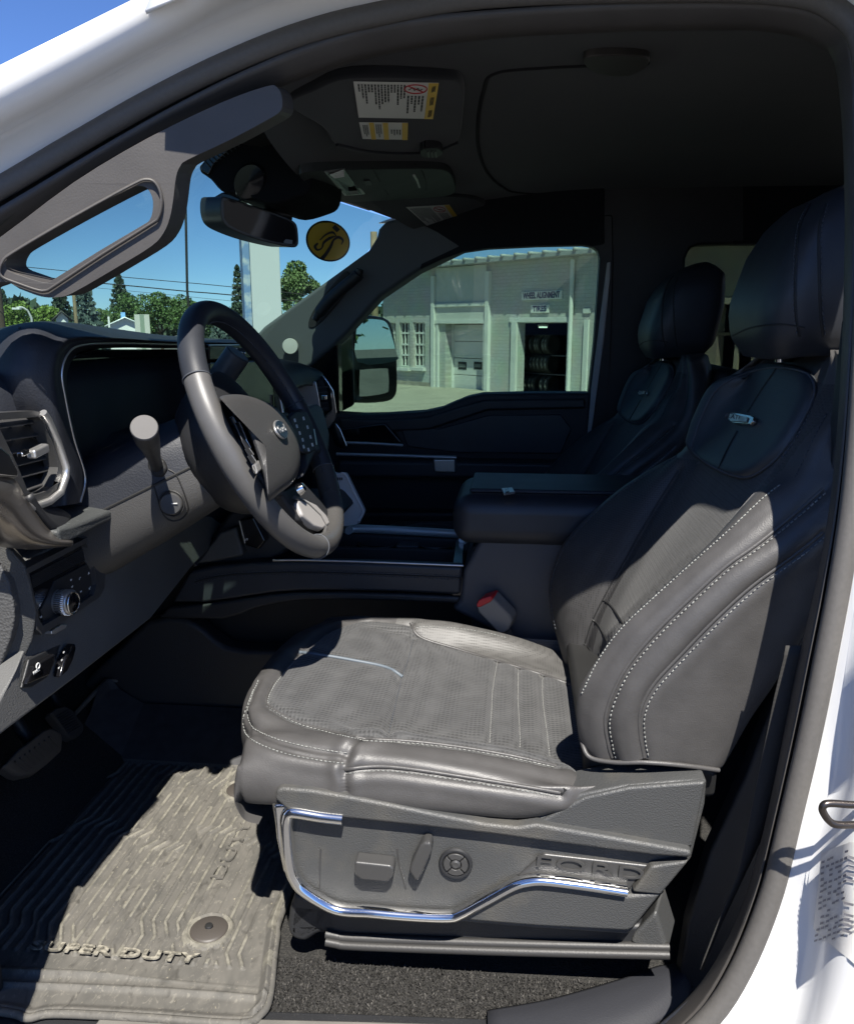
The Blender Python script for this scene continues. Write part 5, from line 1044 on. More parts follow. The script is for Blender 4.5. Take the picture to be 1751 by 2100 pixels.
def lab(name, corner, tree, parent, bands, text, icon_at=None):
    P = lambda u, v, l: cast(tree, *[corner[0][i] * (1 - u) * (1 - v) + corner[1][i] * u * (1 - v) + corner[2][i] * u * v + corner[3][i] * (1 - u) * v for i in (0, 1)], l)[0]
    n = cast(tree, *[sum(c[i] for c in corner) / 4 for i in (0, 1)])[1]
    q = lambda u0, v0, u1, v1, l, m, nm, par: slab(nm, [P(u0, v0, l), P(u1, v0, l), P(u1, v1, l), P(u0, v1, l)], n * .0004, m, par, bevel=0)
    o = q(0, 0, 1, 1, .0012, label_w, name, parent)
    for u0, u1 in bands: q(u0, 0.004, u1, .996, .0018, label_y, 'yellow_band', o)
    tx = []
    for u, v0, v1, w in text:
        k = v0
        while k < v1 - .01:
            e = min(v1, k + random.uniform(.03, .09)); m = [P(u, k, .0019), P(u + w, k, .0019), P(u + w, e, .0019), P(u, e, .0019)]; tx.append((m, [(0, 1, 2, 3)])); k = e + .012
    t = multi('printed_lines', tx, ink, o, ang=180); t['kind'] = 'stuff'
    if icon_at:
        cu, cv, ru, rv = icon_at; tube('warning_ring', [P(cu + ru * math.cos(a), cv + rv * math.sin(a), .002) for a in np.linspace(0, 6.28, 32, endpoint=False)], .0009, ink_r, o, 6, closed=True)
        tube('warning_bar', [P(cu - ru * .7, cv - rv * .7, .002), P(cu + ru * .7, cv + rv * .7, .002)], .0008, ink_r, o, 6)
        tube('warning_figure', [P(cu + ru * a, cv + rv * b, .002) for a, b in [(-.6, .2), (-.3, -.3), (-.1, .3), (.2, -.2), (.35, .3), (.6, 0)]], .0007, ink, o, 6)
    return o, P, n
L1 = [(724, 164), (899, 167), (887, 241), (735, 238)]
lines = [(.045 + .039 * i, .06, random.choice([.28, .45, .55, .62, .75, .88]), .022) for i in range(15)] + [(.64 + .045 * i, .36, random.uniform(.6, .85), .024) for i in range(5)]
l1, P1, n1 = lab('warning_label', L1, vt1, vp1, [(.885, 1)], lines, (.735, .17, .135, .12))
dnw = (P1(.5, .9, 0) - P1(.5, .1, 0)); rgt = (P1(.9, .5, 0) - P1(.1, .5, 0))
for v, tx in ((.16, 'WARNING'), (.50, 'AVERTISSEMENT'), (.84, 'ADVERTENCIA')):
    write('label_heading', tx, P1(.945, v, .0024), dnw, rgt, .0085, ink, l1, ext=.0001, sx=.60)
L2 = [(736, 248), (836, 249), (835, 284), (743, 282)]
l2, P2, n2 = lab('warning_label', L2, vt1, vp1, [(.20, .30), (.48, .59), (.88, 1)], [(.06 + .04 * i, .15, random.uniform(.6, .85), .024) for i in range(3)] + [(.33 + .045 * i, .1, random.uniform(.6, .9), .024) for i in range(3)] + [(.64 + .06 * i, .4, random.uniform(.6, .75), .03) for i in range(4)])
L3 = [(832, 423), (921, 418), (948, 457), (876, 462)]
l3, P3, n3 = lab('warning_label', L3, vt2, vp2, [(.88, 1)], [(.05 + .037 * i, .08, random.uniform(.5, .95), .02) for i in range(13)] + [(.60 + .045 * i, .4, .9, .024) for i in range(5)], (.70, .2, .13, .13))
vc = thing('visor_clip', 'small dark ribbed clip holding the driver sun visor', 'clip', tuple(hz_(875, 277)))
slab('clip_body', [hz_(p.x, p.y, .030) for p in spl([(a, b, 0) for a, b in [(854, 272), (866, 266), (890, 267), (900, 276), (892, 286), (870, 288), (856, 284)]], 3, True)], (0, 0, .02), plastic_d, vc, bevel=.004)
for i in range(3): tube('clip_rib', [hz_(868 + i * 8, 272, .031), hz_(870 + i * 8, 284, .031)], .0018, plastic_s, vc, 6)
# overhead console
oc = thing('overhead_console', 'dark overhead console with map lamp and glasses holder above the mirror', 'overhead console', tuple(hz_(770, 370)))
oD = [(608, 344), (625, 336), (660, 333), (760, 331), (880, 331), (915, 338), (928, 356), (932, 375), (924, 386), (890, 392), (820, 396), (740, 400), (690, 400), (662, 392), (640, 376)]
ob = slab('housing', [hz_(p.x, p.y, .014) for p in spl([(a, b, 0) for a, b in oD], 4, True)], (0, 0, .03), M('overhead_plastic', (.034, .037, .037), .5, bump=[G]), oc, bevel=.008, seg=4)
ot = bvh(ob)
def od(pts, l): return [q for q in (cast(ot, a, b, l)[0] for a, b in pts) if q is not None]
slab('lamp_frame', od([(664, 349), (706, 344), (748, 394), (706, 397)], .001), (0, 0, -.003), satin, oc, bevel=.001)
slab('lamp_lens', od([(671, 351), (703, 347), (740, 391), (710, 394)], .0045), (0, 0, -.001), gloss_black, oc, bevel=0)
slab('lamp_glint', od([(675, 350), (700, 347), (704, 354), (684, 357)], .0060), (0, 0, -.001), M('lamp_glint_white', (.75, .75, .72), .15), oc, bevel=0)  # highlight on the dark lens, painted as a white plate
slab('lamp_button', od([(714, 384), (730, 383), (734, 389), (716, 391)], .006), (0, 0, -.001), plastic_s, oc, bevel=0)
slab('roof_switch', od([(746, 368), (758, 367), (762, 376), (750, 377)], .001), (0, 0, -.002), plastic_s, oc, bevel=0)
tube('holder_gap', od([(764, 345), (775, 365), (796, 398)], .0004), .0014, rubber_d, oc, 6); tube('holder_gap', od([(850, 336), (866, 350), (874, 372), (874, 388)], .0004), .0016, rubber_d, oc, 6)
tube('holder_catch', od([(848, 357), (855, 368), (860, 382)], .001), .0024, satin, oc, 8)
# rear-view mirror and the sensor pod behind it
rv = thing('rear_view_mirror', 'black rear view mirror hanging below the windshield sensor pod', 'rear view mirror', tuple(ay(520, 400, 1.60)))
gl = [(455, 405), (470, 405), (520, 421), (560, 434), (592, 447), (606, 456), (611, 468), (613, 492), (611, 503), (600, 507), (560, 499), (520, 488), (486, 475), (466, 464), (456, 450), (452, 428)]
MNv = Vector((.55, -.83, -.08)); MOv = ay(530, 455, 1.585)
gp_ = lambda pts, d=0: [apl(a, b, MOv + MNv.normalized() * d, MNv) for a, b in pts]
rb = slab('housing', gp_([(p.x, p.y) for p in spl([(a, b, 0) for a, b in gl], 4, True)]), (-.050, .028, .004), M('mirror_shell', (.020, .022, .024), .3), rv, bevel=.008, seg=4)
slab('glass', gp_([(459, 411), (470, 409), (520, 426), (560, 439), (590, 451), (602, 459), (606, 470), (608, 492), (605, 500), (597, 501), (560, 494), (520, 483), (488, 470), (470, 460), (460, 447)], .0012), MNv * -.003, mirror_dim, rv, bevel=0)
slab('glass_marking', gp_([(582, 495), (586, 490), (600, 492), (599, 500), (583, 498)], .0018), MNv * -.0005, M('marking_grey', (.12, .14, .16), .4), rv, bevel=0)
tube('stem', [gp_([(540, 440)], -.03)[0], Vector((-.44, 1.64, 1.08))], .012, plastic_d, rv, 10)
pod = thing('sensor_pod', 'black wedge shaped sensor pod at the top of the windshield', 'sensor pod', tuple(ay(520, 330, 1.62)))
podD = [(406, 346), (424, 322), (472, 287), (535, 246), (580, 238), (622, 270), (640, 310), (640, 360), (632, 392), (606, 406), (560, 418), (520, 408), (480, 398), (452, 390), (430, 366)]
slab('cover', [ay(p.x, p.y, 1.52) for p in spl([(a, b, 0) for a, b in podD], 3, True)], (.02, .16, -.01), M('pod_plastic', (.005, .005, .006), .7, spec=.12), pod, bevel=.018, seg=4)
slab('louvre_panel', [ay(a, b, 1.515) for a, b in [(408, 346), (425, 324), (472, 289), (532, 250), (546, 254), (470, 306), (438, 336), (428, 358)]], (0, .01, 0), gloss_black, pod, bevel=.002)
for i in range(16):
    f = i / 15; a, b = 424 + 112 * f, 334 - 80 * f; tube('louvre', [ay(a - 6, b - 6, 1.513), ay(a + 7, b + 8, 1.513)], .0012, plastic_d, pod, 5)
slab('lower_wedge', [ay(a, b, 1.60) for a, b in [(412, 420), (436, 404), (456, 392), (500, 402), (480, 430), (440, 436)]], (0, .04, 0), gloss_black, pod, bevel=.004)
lathe('pod_lens', [(.001, .002), (.024, .0), (.027, -.004)], ay(510, 372, 1.516), (0, -1, -.2), gloss_black, pod, 28, sx=1.3)
# ================================================================== outside
def gz(y): return lin(y, [1, 27], [-.95, -1.48])
ZB = -1.48
grid_y = [-400, -60, -15, -5, 1, 6, 14, 27, 60, 150, 900]
asph = M('asphalt', (.075, .073, .070), .9, bump=[('noise', 60, .4, .01)], var=(2.5, .5))
tag(strip('ground', [[Vector((x, y, gz(y))) for x in (-900, -300, -80, -20, 0, 20, 80, 300, 900)] for y in grid_y], asph, None), kind='structure')
conc = M('concrete', (.40, .37, .31), .9, bump=[('noise', 90, .3, .005)], var=(1.3, -.25))
B0 = az(985, 808, ZB); BX = Vector((.701, -.713, 0)).normalized(); BYv = Vector((0, 0, 1)).cross(BX)
P_ = [B0 + BX * s + BYv * d for s, d in ((-13, .2), (22, .2), (22, -9), (4, -12), (-2, -11), (-7, -9), (-13, -4))]
ap = slab('concrete_apron', [Vector((p.x, p.y, gz(p.y) + .03)) for p in P_], (0, 0, -.2), conc, None, bevel=0); tag(ap, kind='structure')

shop = thing('brick_workshop', 'white painted brick workshop with garage door and dark open tyre bay', 'building', tuple(B0))
shop.rotation_euler = (0, 0, math.atan2(BX.y, BX.x))
def fp(px, py):
    p = apl(px, py, B0, BYv) - B0; return p.dot(BX), p.z
def lm(name, V, Fc, mat, par=shop, **k): return mk(name, [Vector(v) for v in V], Fc, mat, par, local=True, **k)
def lbox(name, s0, s1, z0, z1, d0, d1, mat, par=shop, bevel=0):
    V, Fc = boxmesh(((s0 + s1) / 2, (d0 + d1) / 2, (z0 + z1) / 2), (s1 - s0, 0, 0), (0, d1 - d0, 0), (0, 0, z1 - z0)); return fixn(lm(name, V, Fc, mat, par, bevel=bevel))
def rect(x0, y0, x1, y1):
    a = fp(x0, y0); b = fp(x1, y1); c = fp(x0, y1); d = fp(x1, y0); return (a[0] + c[0]) / 2, (b[0] + d[0]) / 2, (b[1] + c[1]) / 2, (a[1] + d[1]) / 2
def brick():
    m = M('painted_brick', (.56, .57, .54), .85); nt = m.node_tree; N = nt.nodes; L = nt.links; b = N['Principled BSDF']
    tc = N.new('ShaderNodeTexCoord'); mp = N.new('ShaderNodeMapping'); mp.inputs['Rotation'].default_value = (math.pi / 2, 0, 0); L.new(tc.outputs['Object'], mp.inputs[0])
    br = N.new('ShaderNodeTexBrick'); br.inputs['Scale'].default_value = 1; br.inputs['Brick Width'].default_value = .30; br.inputs['Row Height'].default_value = .11; br.inputs['Mortar Size'].default_value = .012
    br.inputs['Color1'].default_value = (.57, .58, .55, 1); br.inputs['Color2'].default_value = (.53, .54, .51, 1); br.inputs['Mortar'].default_value = (.46, .47, .445, 1); L.new(mp.outputs[0], br.inputs['Vector'])
    nz = N.new('ShaderNodeTexNoise'); nz.inputs['Scale'].default_value = 1.4; nz.inputs['Detail'].default_value = 6; L.new(tc.outputs['Object'], nz.inputs['Vector'])
    mx = N.new('ShaderNodeMix'); mx.data_type = 'RGBA'; mx.blend_type = 'MULTIPLY'; mx.inputs[0].default_value = .35; L.new(br.outputs[0], mx.inputs[6]); L.new(nz.outputs[1], mx.inputs[7]); 
    L.new(mx.outputs[2], b.inputs['Base Color']); bp = N.new('ShaderNodeBump'); bp.inputs['Strength'].default_value = .3; bp.inputs['Distance'].default_value = .01; bp.invert = True; L.new(br.outputs['Fac'], bp.inputs['Height']); L.new(bp.outputs[0], b.inputs['Normal'])
    return m
brickm = brick(); trim = M('white_trim', (.68, .69, .66), .6, var=(3, -.1)); plaster = M('pale_plaster', (.58, .59, .56), .85, var=(1.5, -.12)); darkin = M('dark_interior', (.012, .012, .013), .9); gdoor = M('garage_panel', (.62, .63, .61), .5)
sL, _ = fp(786, 700); zTop = (fp(1040, 538)[1] + fp(1200, 522)[1]) / 2; sR = 14.0
g0, g1, gz0, gz1 = rect(913, 664, 991, 806); gz0 = 0
t0, t1, tz0, tz1 = rect(1062, 662, 1166, 803); tz0 = 0
w_a = rect(819, 661, 840, 751); w_b = rect(847, 661, 871, 751); w_c = rect(800, 661, 812, 751)
wz0, wz1 = w_a[2], w_a[3]
rw0, rw1 = fp(1466, 760)[0], fp(1538, 760)[0]
# wall: piers and panels between the openings
cuts = [(w_c[0], w_c[1], wz0, wz1), (w_a[0], w_a[1], wz0, wz1), (w_b[0], w_b[1], wz0, wz1), (g0, g1, 0, gz1), (t0, t1, 0, tz1), (rw0, rw1, 0, 2.9)]
s = sL; wv, wf = [], []
def addw(s0, s1, z0, z1):
    V, Fc = boxmesh(((s0 + s1) / 2, .15, (z0 + z1) / 2), (s1 - s0, 0, 0), (0, .3, 0), (0, 0, z1 - z0)); n = len(wv); wv.extend(V); wf.extend([tuple(i + n for i in f) for f in Fc])
for c in cuts:
    addw(s, c[0], -.3, zTop); addw(c[0], c[1], c[3], zTop)
    if c[2] > 0: addw(c[0], c[1], -.3, c[2])
    s = c[1]
addw(s, sR, -.3, zTop)
fixn(lm('wall', wv, wf, brickm))
lbox('side_wall', sL, sL + .3, -.3, zTop, .3, 12, brickm); lbox('end_wall', sR - .3, sR, -.3, zTop, .3, 12, brickm); lbox('back_wall', sL, sR, -.3, zTop, 12, 12.3, brickm)
roofm = M('metal_roof', (.30, .32, .32), .5)
rf = lbox('roof', sL - .3, sR + .3, zTop, zTop + .10, -.55, 12.5, roofm)
k = 0; ssx = sL
ribs = []
while ssx < sR: ribs.append(boxmesh((ssx, -.25, zTop + .15), (.10, 0, 0), (0, .7, 0), (0, 0, .10))); ssx += .62
multi('roof_ribs', ribs, roofm, shop, ang=180, local=True)["kind"] = 'stuff'
lbox('floor', sL, sR, -.05, .01, 0, 12, darkin); lbox('bay_back', t0 - 3, t1 + 3, 0, tz1 + 1, 5, 5.1, darkin); lbox('bay_side', t0 - 1.6, t0 - 1.5, 0, tz1 + 1, .3, 5, darkin); lbox('bay_side', t1 + 1.5, t1 + 1.6, 0, tz1 + 1, .3, 5, darkin); lbox('bay_ceiling', t0 - 2, t1 + 2, tz1 + .6, tz1 + .7, .3, 5, darkin)
def pil(x0, x1, y0, y1, d, nm='pilaster', m=trim):
    a = rect(x0, y0, x1, y1); return lbox(nm, a[0], a[1], max(0, a[2]) if y1 > 790 else a[2], a[3], -d, -.002, m)
pil(889, 895, 566, 802, .14); pil(999, 1006, 556, 808, .14)
a = rect(896, 570, 998, 656); lbox('infill_panel', a[0], a[1], a[2], zTop - .02, -.05, -.003, plaster)
pil(896, 998, 621, 628, .12, 'cornice'); pil(896, 1001, 656, 663, .10, 'door_lintel')
pil(993, 998, 663, 806, .08, 'door_frame'); pil(897, 901, 664, 806, .08, 'door_frame')
pil(1051, 1061, 660, 803, .10, 'door_frame'); pil(1047, 1168, 650, 660, .06, 'door_lintel'); pil(1166, 1172, 655, 800, .10, 'door_frame')
# garage door of four hinged panels, each with its own row; three small windows in one
gd = []
for i in range(4):
    z0 = gz1 * i / 4; z1 = gz1 * (i + 1) / 4 - .02
    o = lbox('garage_door_panel', g0, g1, z0, z1, .42, .47, gdoor, bevel=.006)
pw = rect(920, 741, 938, 757); wd = pw[1] - pw[0]
for j, (x0, x1) in enumerate([(920, 937), (952, 969), (985, 992)]):
    q = rect(x0, 741, x1, 757); wn_ = lbox('door_window', q[0] + .05, q[1] + .05, q[2] - .02, q[3] - .02, .405, .42, M('window_dark', (.03, .035, .04), .1), bevel=.02); lbox('window_frame', q[0] + .10, q[1], q[2] + .06, q[3] - .10, .398, .405, M('window_pane', (.16, .18, .18), .1), wn_)
lbox('door_reveal', g0 - .01, g0, 0, gz1, .3, .47, trim)
# tall windows: three lights wide, four high
for (s0, s1, z0, z1) in (w_c, w_a, w_b):
    fr = lbox('window', s0 - .06, s1 + .06, z0 - .16, z0 - .04, -.14, .28, trim)
    lbox('pane', s0, s1, z0, z1, .16, .17, M('old_glass', (.03, .034, .036), .15), fr)
    for f in (0, 1 / 3, 2 / 3, 1): lbox('glazing_bar', s0 + (s1 - s0) * f - .022, s0 + (s1 - s0) * f + .022, z0, z1, .10, .155, trim, fr)
    for f in (0, .26, .5, .76, 1): lbox('glazing_rail', s0 + .024, s1 - .024, z0 + (z1 - z0) * f - .035, z0 + (z1 - z0) * f + .035, .095, .15, trim, fr)
dp = [(fp(1179, 534)[0], -.10, fp(1179, 534)[1]), (fp(1166, 800)[0], -.10, .05)]
dp = [(dp[0][0], -.1, zTop - .1), (dp[0][0], -.1, .1)]
V, Fc = tubemesh([Vector(p) for p in dp], .07, 10); lm('downspout', V, Fc, trim, ang=50)
a = rect(1197, 655, 1206, 800); lbox('side_door_frame', a[0], a[1], 0, a[3], -.06, -.003, trim)
pil(1197, 1212, 632, 642, .04, 'notice_board', trim)
# far end, seen through the tinted rear window
lbox('wall_groove', fp(1330, 684)[0], sR, fp(1460, 687)[1], fp(1460, 681)[1], -.012, -.002, M('groove_dark', (.10, .105, .10), .8)); lbox('opening_lintel', rw0 - 1.5, sR, 2.9, 3.05, -.25, -.002, trim); lbox('opening_back', rw0 - .3, rw1 + .3, 0, 3.2, 2.0, 2.1, darkin); lbox('opening_post', (rw0 + rw1) / 2 - .05, (rw0 + rw1) / 2 + .05, 0, 2.9, .1, .2, trim)
# peeling patch at the bottom of the wall
lbox('plinth', sL, w_b[1] + .5, 0, .25, -.03, -.002, M('stained_plinth', (.46, .42, .36), .9, var=(3, -.4)))
def wsign(label, text, x0, y0, x1, y1, size, sxx):
    q = rect(x0, y0, x1, y1); t = thing('wall_sign', label, 'sign', tuple(B0)); t.rotation_euler = shop.rotation_euler
    lbox('board', q[0], q[1], q[2], q[3], -.06, -.003, M('sign_board', (.74, .74, .70), .5), t)
    cu = bpy.data.curves.new('f', 'FONT'); cu.body = text; cu.align_x = 'CENTER'; cu.align_y = 'CENTER'; cu.size = 1; cu.offset = .035; cu.extrude = .01
    ob_ = bpy.data.objects.new('f', cu); COL.objects.link(ob_); me = bpy.data.meshes.new_from_object(ob_.evaluated_get(bpy.context.evaluated_depsgraph_get())); bpy.data.objects.remove(ob_)
    h = (q[3] - q[2]) * size; cx, cz = (q[0] + q[1]) / 2, (q[2] + q[3]) / 2; wdt = max(v.co.x for v in me.vertices) - min(v.co.x for v in me.vertices); kx = (q[1] - q[0]) * sxx / wdt
    for v in me.vertices: v.co = (cx + v.co.x * kx, -.066 - v.co.z * .2, cz + v.co.y * h)
    me.materials.clear(); me.materials.append(M('sign_blue', (.02, .035, .12), .6)); l = bpy.data.objects.new('lettering', me); COL.objects.link(l); l.parent = t
wsign('long white wall sign with blue WHEEL ALIGNMENT lettering above the open bay', 'WHEEL ALIGNMENT', 1072, 597, 1154, 614, 1.02, .92)
wsign('short white wall sign with blue TIRES lettering under the longer sign', 'TIRES', 1091, 625, 1127, 641, .95, .78)
# tyres on racks in the bay
tm_ = M('tyre_rubber', (.02, .02, .02), .7); tl_ = M('pale_tread', (.22, .22, .21), .6, var=(9, -.8, .4, .6))
rack = thing('tyre_rack', 'dark steel tyre rack standing inside the open bay', 'rack', tuple(B0)); rack.rotation_euler = shop.rotation_euler
rm_ = M('rack_steel', (.05, .05, .06), .6)
proto = None; RD = .95
zrow = [fp(1110, y)[1] for y in (733, 778, 803)]
for r_, zz in enumerate((1.55, .82, .12)):
    zz = [max(.1, fp(1110, 728)[1]), max(.1, fp(1110, 768)[1]), .10][r_]
    lbox('shelf', t0 - 1.3, t1 - .2, zz - .06, zz - .02, RD - .12, RD + .30, rm_, rack)
    cnt = 0
    for i in range(8):
        if random.random() < .12 and i: continue
        s0 = t0 - .96 * RD + .25 + (t1 - t0 - .75) * i / 8 + random.uniform(-.03, .03); rr_ = .33
        if proto is None:
            prof_t = [(.19, -.075), (.26, -.098), (.315, -.09), (.33, -.05), (.33, .05), (.315, .09), (.26, .098), (.19, .075)]
            tr = thing('tyre', 'upright tyre with pale tread band on a rack in the dark bay', 'tyre', (0, 0, 0), 'tyres racked in the workshop bay')
            lathe('tread', prof_t, (0, 0, 0), (1, 0, 0), tm_, tr, 24)
            A = [[Vector((x, .334 * math.cos(t), .334 * math.sin(t))) for x in (-.035, .035)] for t in np.linspace(math.pi - .62, math.pi + .55, 9)]
            strip('tread_band', A, tl_, tr); proto = tr; o = tr  # paler band round part of the tread
        else: o = copy_tree(proto)
        nth = ('leftmost', 'second', 'third', 'fourth', 'fifth', 'sixth', 'seventh', 'eighth')[cnt]; cnt += 1
        o['label'] = (nth + ' tyre' + (' from the left' if cnt > 1 else '') + ' on the ' + ('upper', 'middle', 'bottom')[r_] + ' shelf of the bay rack')
        o.location = B0 + BX * s0 + BYv * RD + Vector((0, 0, zz - .02 + rr_)); o.rotation_euler = (0, 0, math.atan2(BX.y, BX.x) + random.uniform(-.12, .12))
for nm, px in (('left', 1074), ('right', 1158)):
    a = fp(px, 668); lp_ = thing('bay_light', 'small strip light glowing under the bay ceiling, ' + ('nearer the garage door' if nm == 'left' else 'nearer the downspout'), 'light', tuple(B0 + BX * a[0] + BYv * .9 + Vector((0, 0, a[1] - .04)))); lp_.rotation_euler = shop.rotation_euler
    lm('tube_light', *boxmesh((0, 0, 0), (.30, 0, 0), (0, .10, 0), (0, 0, .05)), M('light_glow', (.9, .95, .9), .5, emit=1.2), lp_)
    lm('housing', *boxmesh((0, 0, .06), (.36, 0, 0), (0, .14, 0), (0, 0, .05)), trim, lp_)
# low dark wall and trees behind the truck, which the wing mirror shows
def place(px, dist): d = ray(px, 668); d.z = 0; d.normalize(); p = d * dist; return Vector((p.x, p.y, gz(p.y)))
fenceM = M('green_wall_paint', (.10, .13, .11), .8)
lw = thing('boundary_wall', 'low dark green wall far behind, seen only in the wing mirror', 'wall', (34, 22, gz(22)))
mk('wall_face', *boxmesh((34, 20, gz(20) + .8), (.3, 0, 0), (0, 52, 0), (0, 0, 1.7)), fenceM, lw)

# white pylon with a weathered blue side
py0 = place(545, 14.0); pyl = thing('sign_pylon', 'tall white sign pylon with weathered blue edge beyond the windshield', 'pylon', tuple(py0))
dd = py0.copy(); dd.z = 0; dd.normalize(); rt = Vector((dd.y, -dd.x, 0)); wdt = 57 / 1700 * 14
fa = (rt * math.cos(.12) + dd * math.sin(.12)); fb = (dd * math.cos(.12) - rt * math.sin(.12))
c0 = py0 + fb * .2 + rt * .03
obox('white_face', c0 + Vector((0, 0, 3)), fa * wdt, fb * .42, (-.01, 0, 8), M('pylon_white', (.46, .49, .50), .8, spec=.1), pyl, bevel=.01)
obox('blue_edge', c0 - fa * (wdt / 2 + .062) + Vector((0, 0, 3)), fa * .115, fb * .40, (-.01, 0, 8), M('weathered_blue', (.13, .22, .38), .6, var=(7, 0, .45, .62), col2=(.36, .42, .46)), pyl, bevel=.01)

# trees
leafc = {'dark': (.022, .038, .022), 'blue': (.048, .072, .064), 'mid': (.042, .078, .020), 'light': (.085, .135, .022), 'olive': (.060, .092, .030)}
leafm = {}
for k_, c_ in leafc.items():
    m = M('leaf_' + k_, c_, .6, var=(.9, 1.1, .35, .65)); leafm[k_] = m
bark = M('bark', (.06, .045, .032), .9)
def quads(pts, size, jz=1.0):
    V = []; Fc = []
    for p in pts:
        a = Vector((random.gauss(0, 1), random.gauss(0, 1), random.gauss(0, 1) * jz)).normalized(); b = a.orthogonal().normalized(); b.rotate(Matrix.Rotation(random.uniform(0, 6.28), 3, a)); c = a.cross(b)
        s_ = size * random.uniform(.5, 1.3); n = len(V); V += [p - b * s_ - c * s_ * .4, p + b * s_ * .2 - c * s_ * .7, p + b * s_ + c * s_ * .3, p - b * s_ * .1 + c * s_ * .8]; Fc.append((n, n + 1, n + 2, n + 3))
    return V, Fc
def broad(label, px, top, wpx, dist, kind, n=2600, group='trees along the street'):
    b = place(px, dist); ztop = EYE.z + (668 - top) / 1700 * dist * 1.02; w = wpx / 1700 * dist; h = ztop - b.z
    t = thing('broadleaf_tree', label, 'tree', tuple(b), group); pts = []
    lob = [(Vector((random.uniform(-.33, .33) * w, random.uniform(-.33, .33) * w, h * random.uniform(.38, .80))), w * random.uniform(.17, .30)) for _ in range(11)] + [(Vector((0, 0, h * .84)), w * .22)]
    lob = [(c, min(r, h - c.z)) for c, r in lob]
    for i in range(int(n * 1.7)):
        c, r = random.choice(lob); d = Vector((random.gauss(0, 1), random.gauss(0, 1), random.gauss(0, 1))).normalized() * r * random.uniform(.55, 1.0) ** .6; d.z *= .85
        pts.append(b + c + d)
    V, Fc = quads(pts, max(.11, w * .022)); mk('crown', V, Fc, leafm[kind], t, ang=180)
    parts = [tubemesh([b, b + Vector((.1, 0, h * .3)), b + Vector((0, .1, h * .7))], [w * .03, w * .024, w * .01], 8)]
    for c, r in lob[:6]: parts.append(tubemesh([b + Vector((0, 0, h * .28)), b + c * .6 + Vector((0, 0, h * .1)), b + c], [w * .014, w * .01, w * .004], 6))
    multi('trunk', parts, bark, t)
def spruce(label, px, top, wpx, dist, kind, n=2200, group='spruces along the street'):
    b = place(px, dist); ztop = EYE.z + (668 - top) / 1700 * dist * 1.02; w = wpx / 1700 * dist; h = ztop - b.z; t = thing('spruce_tree', label, 'tree', tuple(b), group); pts = []; lay = 15; prm = [random.uniform(0, 6.28) for _ in range(lay)]
    for i in range(n):
        f = random.random() ** .75; L_ = int(f * lay); nb_ = 8 - L_ // 3; a = prm[L_] + 2 * math.pi * random.randrange(nb_) / nb_ + random.gauss(0, .12)
        rm = (1 - f) ** .85 * w * .52 * random.uniform(.85, 1.1) + .08; q = random.random() ** .6; r = rm * q
        z = h * (.06 + .94 * (L_ + .5) / lay) - r * .28 + random.gauss(0, h * .010) + (q > .85) * r * .1
        pts.append(b + Vector((math.cos(a) * r, math.sin(a) * r, min(z, h))))
    for i in range(30): pts.append(b + Vector((random.gauss(0, .04), random.gauss(0, .04), h * random.uniform(.93, 1.0))))
    V, Fc = quads(pts, max(.12, w * .045), .35); mk('crown', V, Fc, leafm[kind], t, ang=180)
    V, Fc = tubemesh([b, b + Vector((0, 0, h * .97))], [w * .035, .02], 7); mk('trunk', V, Fc, bark, t)
broad('broad green tree above the white house roof', 262, 604, 95, 88, 'mid', 3600)
broad('broad green tree between the white house and the steering wheel', 330, 603, 100, 84, 'mid', 3800)
broad('low yellow green tree left of the white house', 205, 634, 60, 92, 'olive', 1500)
broad('yellow green tree behind the street lamp', 45, 622, 95, 74, 'light', 2600)
broad('yellow green tree between street lamp and white gable', 100, 628, 70, 78, 'light', 2000)
broad('tall green tree right of the white pylon', 612, 529, 88, 62, 'olive', 3800)
broad('green tree behind the steering wheel rim', 400, 620, 80, 90, 'mid', 2000)
broad('low dark tree half hidden by the pylon', 540, 610, 120, 95, 'mid', 2000)
spruce('tall spruce rising behind the white house', 251, 575, 72, 105, 'dark', 2600)
spruce('dark blue spruce behind the wooden utility pole', 178, 588, 86, 74, 'blue', 3200)
spruce('dark spruce left of the wooden utility pole', 128, 600, 80, 84, 'dark', 2600)
spruce('spruce close left of the white pylon', 492, 556, 52, 66, 'dark', 2600)
spruce('pale blue spruce framed inside the steering wheel', 450, 650, 75, 46, 'blue', 2600)
spruce('dark spruce at the far left behind the brown pole', 12, 606, 60, 80, 'dark', 1600)
for i, (x, y, hh) in enumerate([(52, 31, 9), (56, 44, 11), (50, 20, 7), (58, 36, 12)]):
    px_ = pr_ = None
    b = Vector((x, y, gz(y))); t = thing('broadleaf_tree', ('third', 'second', 'fourth', 'first')[i] + ' tallest tree seen only in the wing mirror above the dark wall', 'tree', tuple(b), 'trees reflected in the wing mirror')
    pts = [b + Vector((random.gauss(0, 1.4), random.gauss(0, 1.4), hh * random.uniform(.25, 1) ** .8)) for _ in range(700)]
    V, Fc = quads(pts, .35); mk('crown', V, Fc, leafm['mid'], t, ang=180); V, Fc = tubemesh([b, b + Vector((0, 0, hh * .8))], [.25, .08], 7); mk('trunk', V, Fc, bark, t)
# far band of trees on the horizon
pts = []
for i in range(9000):
    a = random.uniform(-.9, .25); d = random.uniform(150, 190); pts.append(Vector((d * math.sin(a), d * math.cos(a), ZB + (random.random() ** .7) * (4.2 + 1.6 * math.sin(a * 31) + 1.2 * math.sin(a * 77)))))
V, Fc = quads(pts, .9); tag(mk('far_woods', V, Fc, leafm['dark'], None, ang=180), kind='stuff')

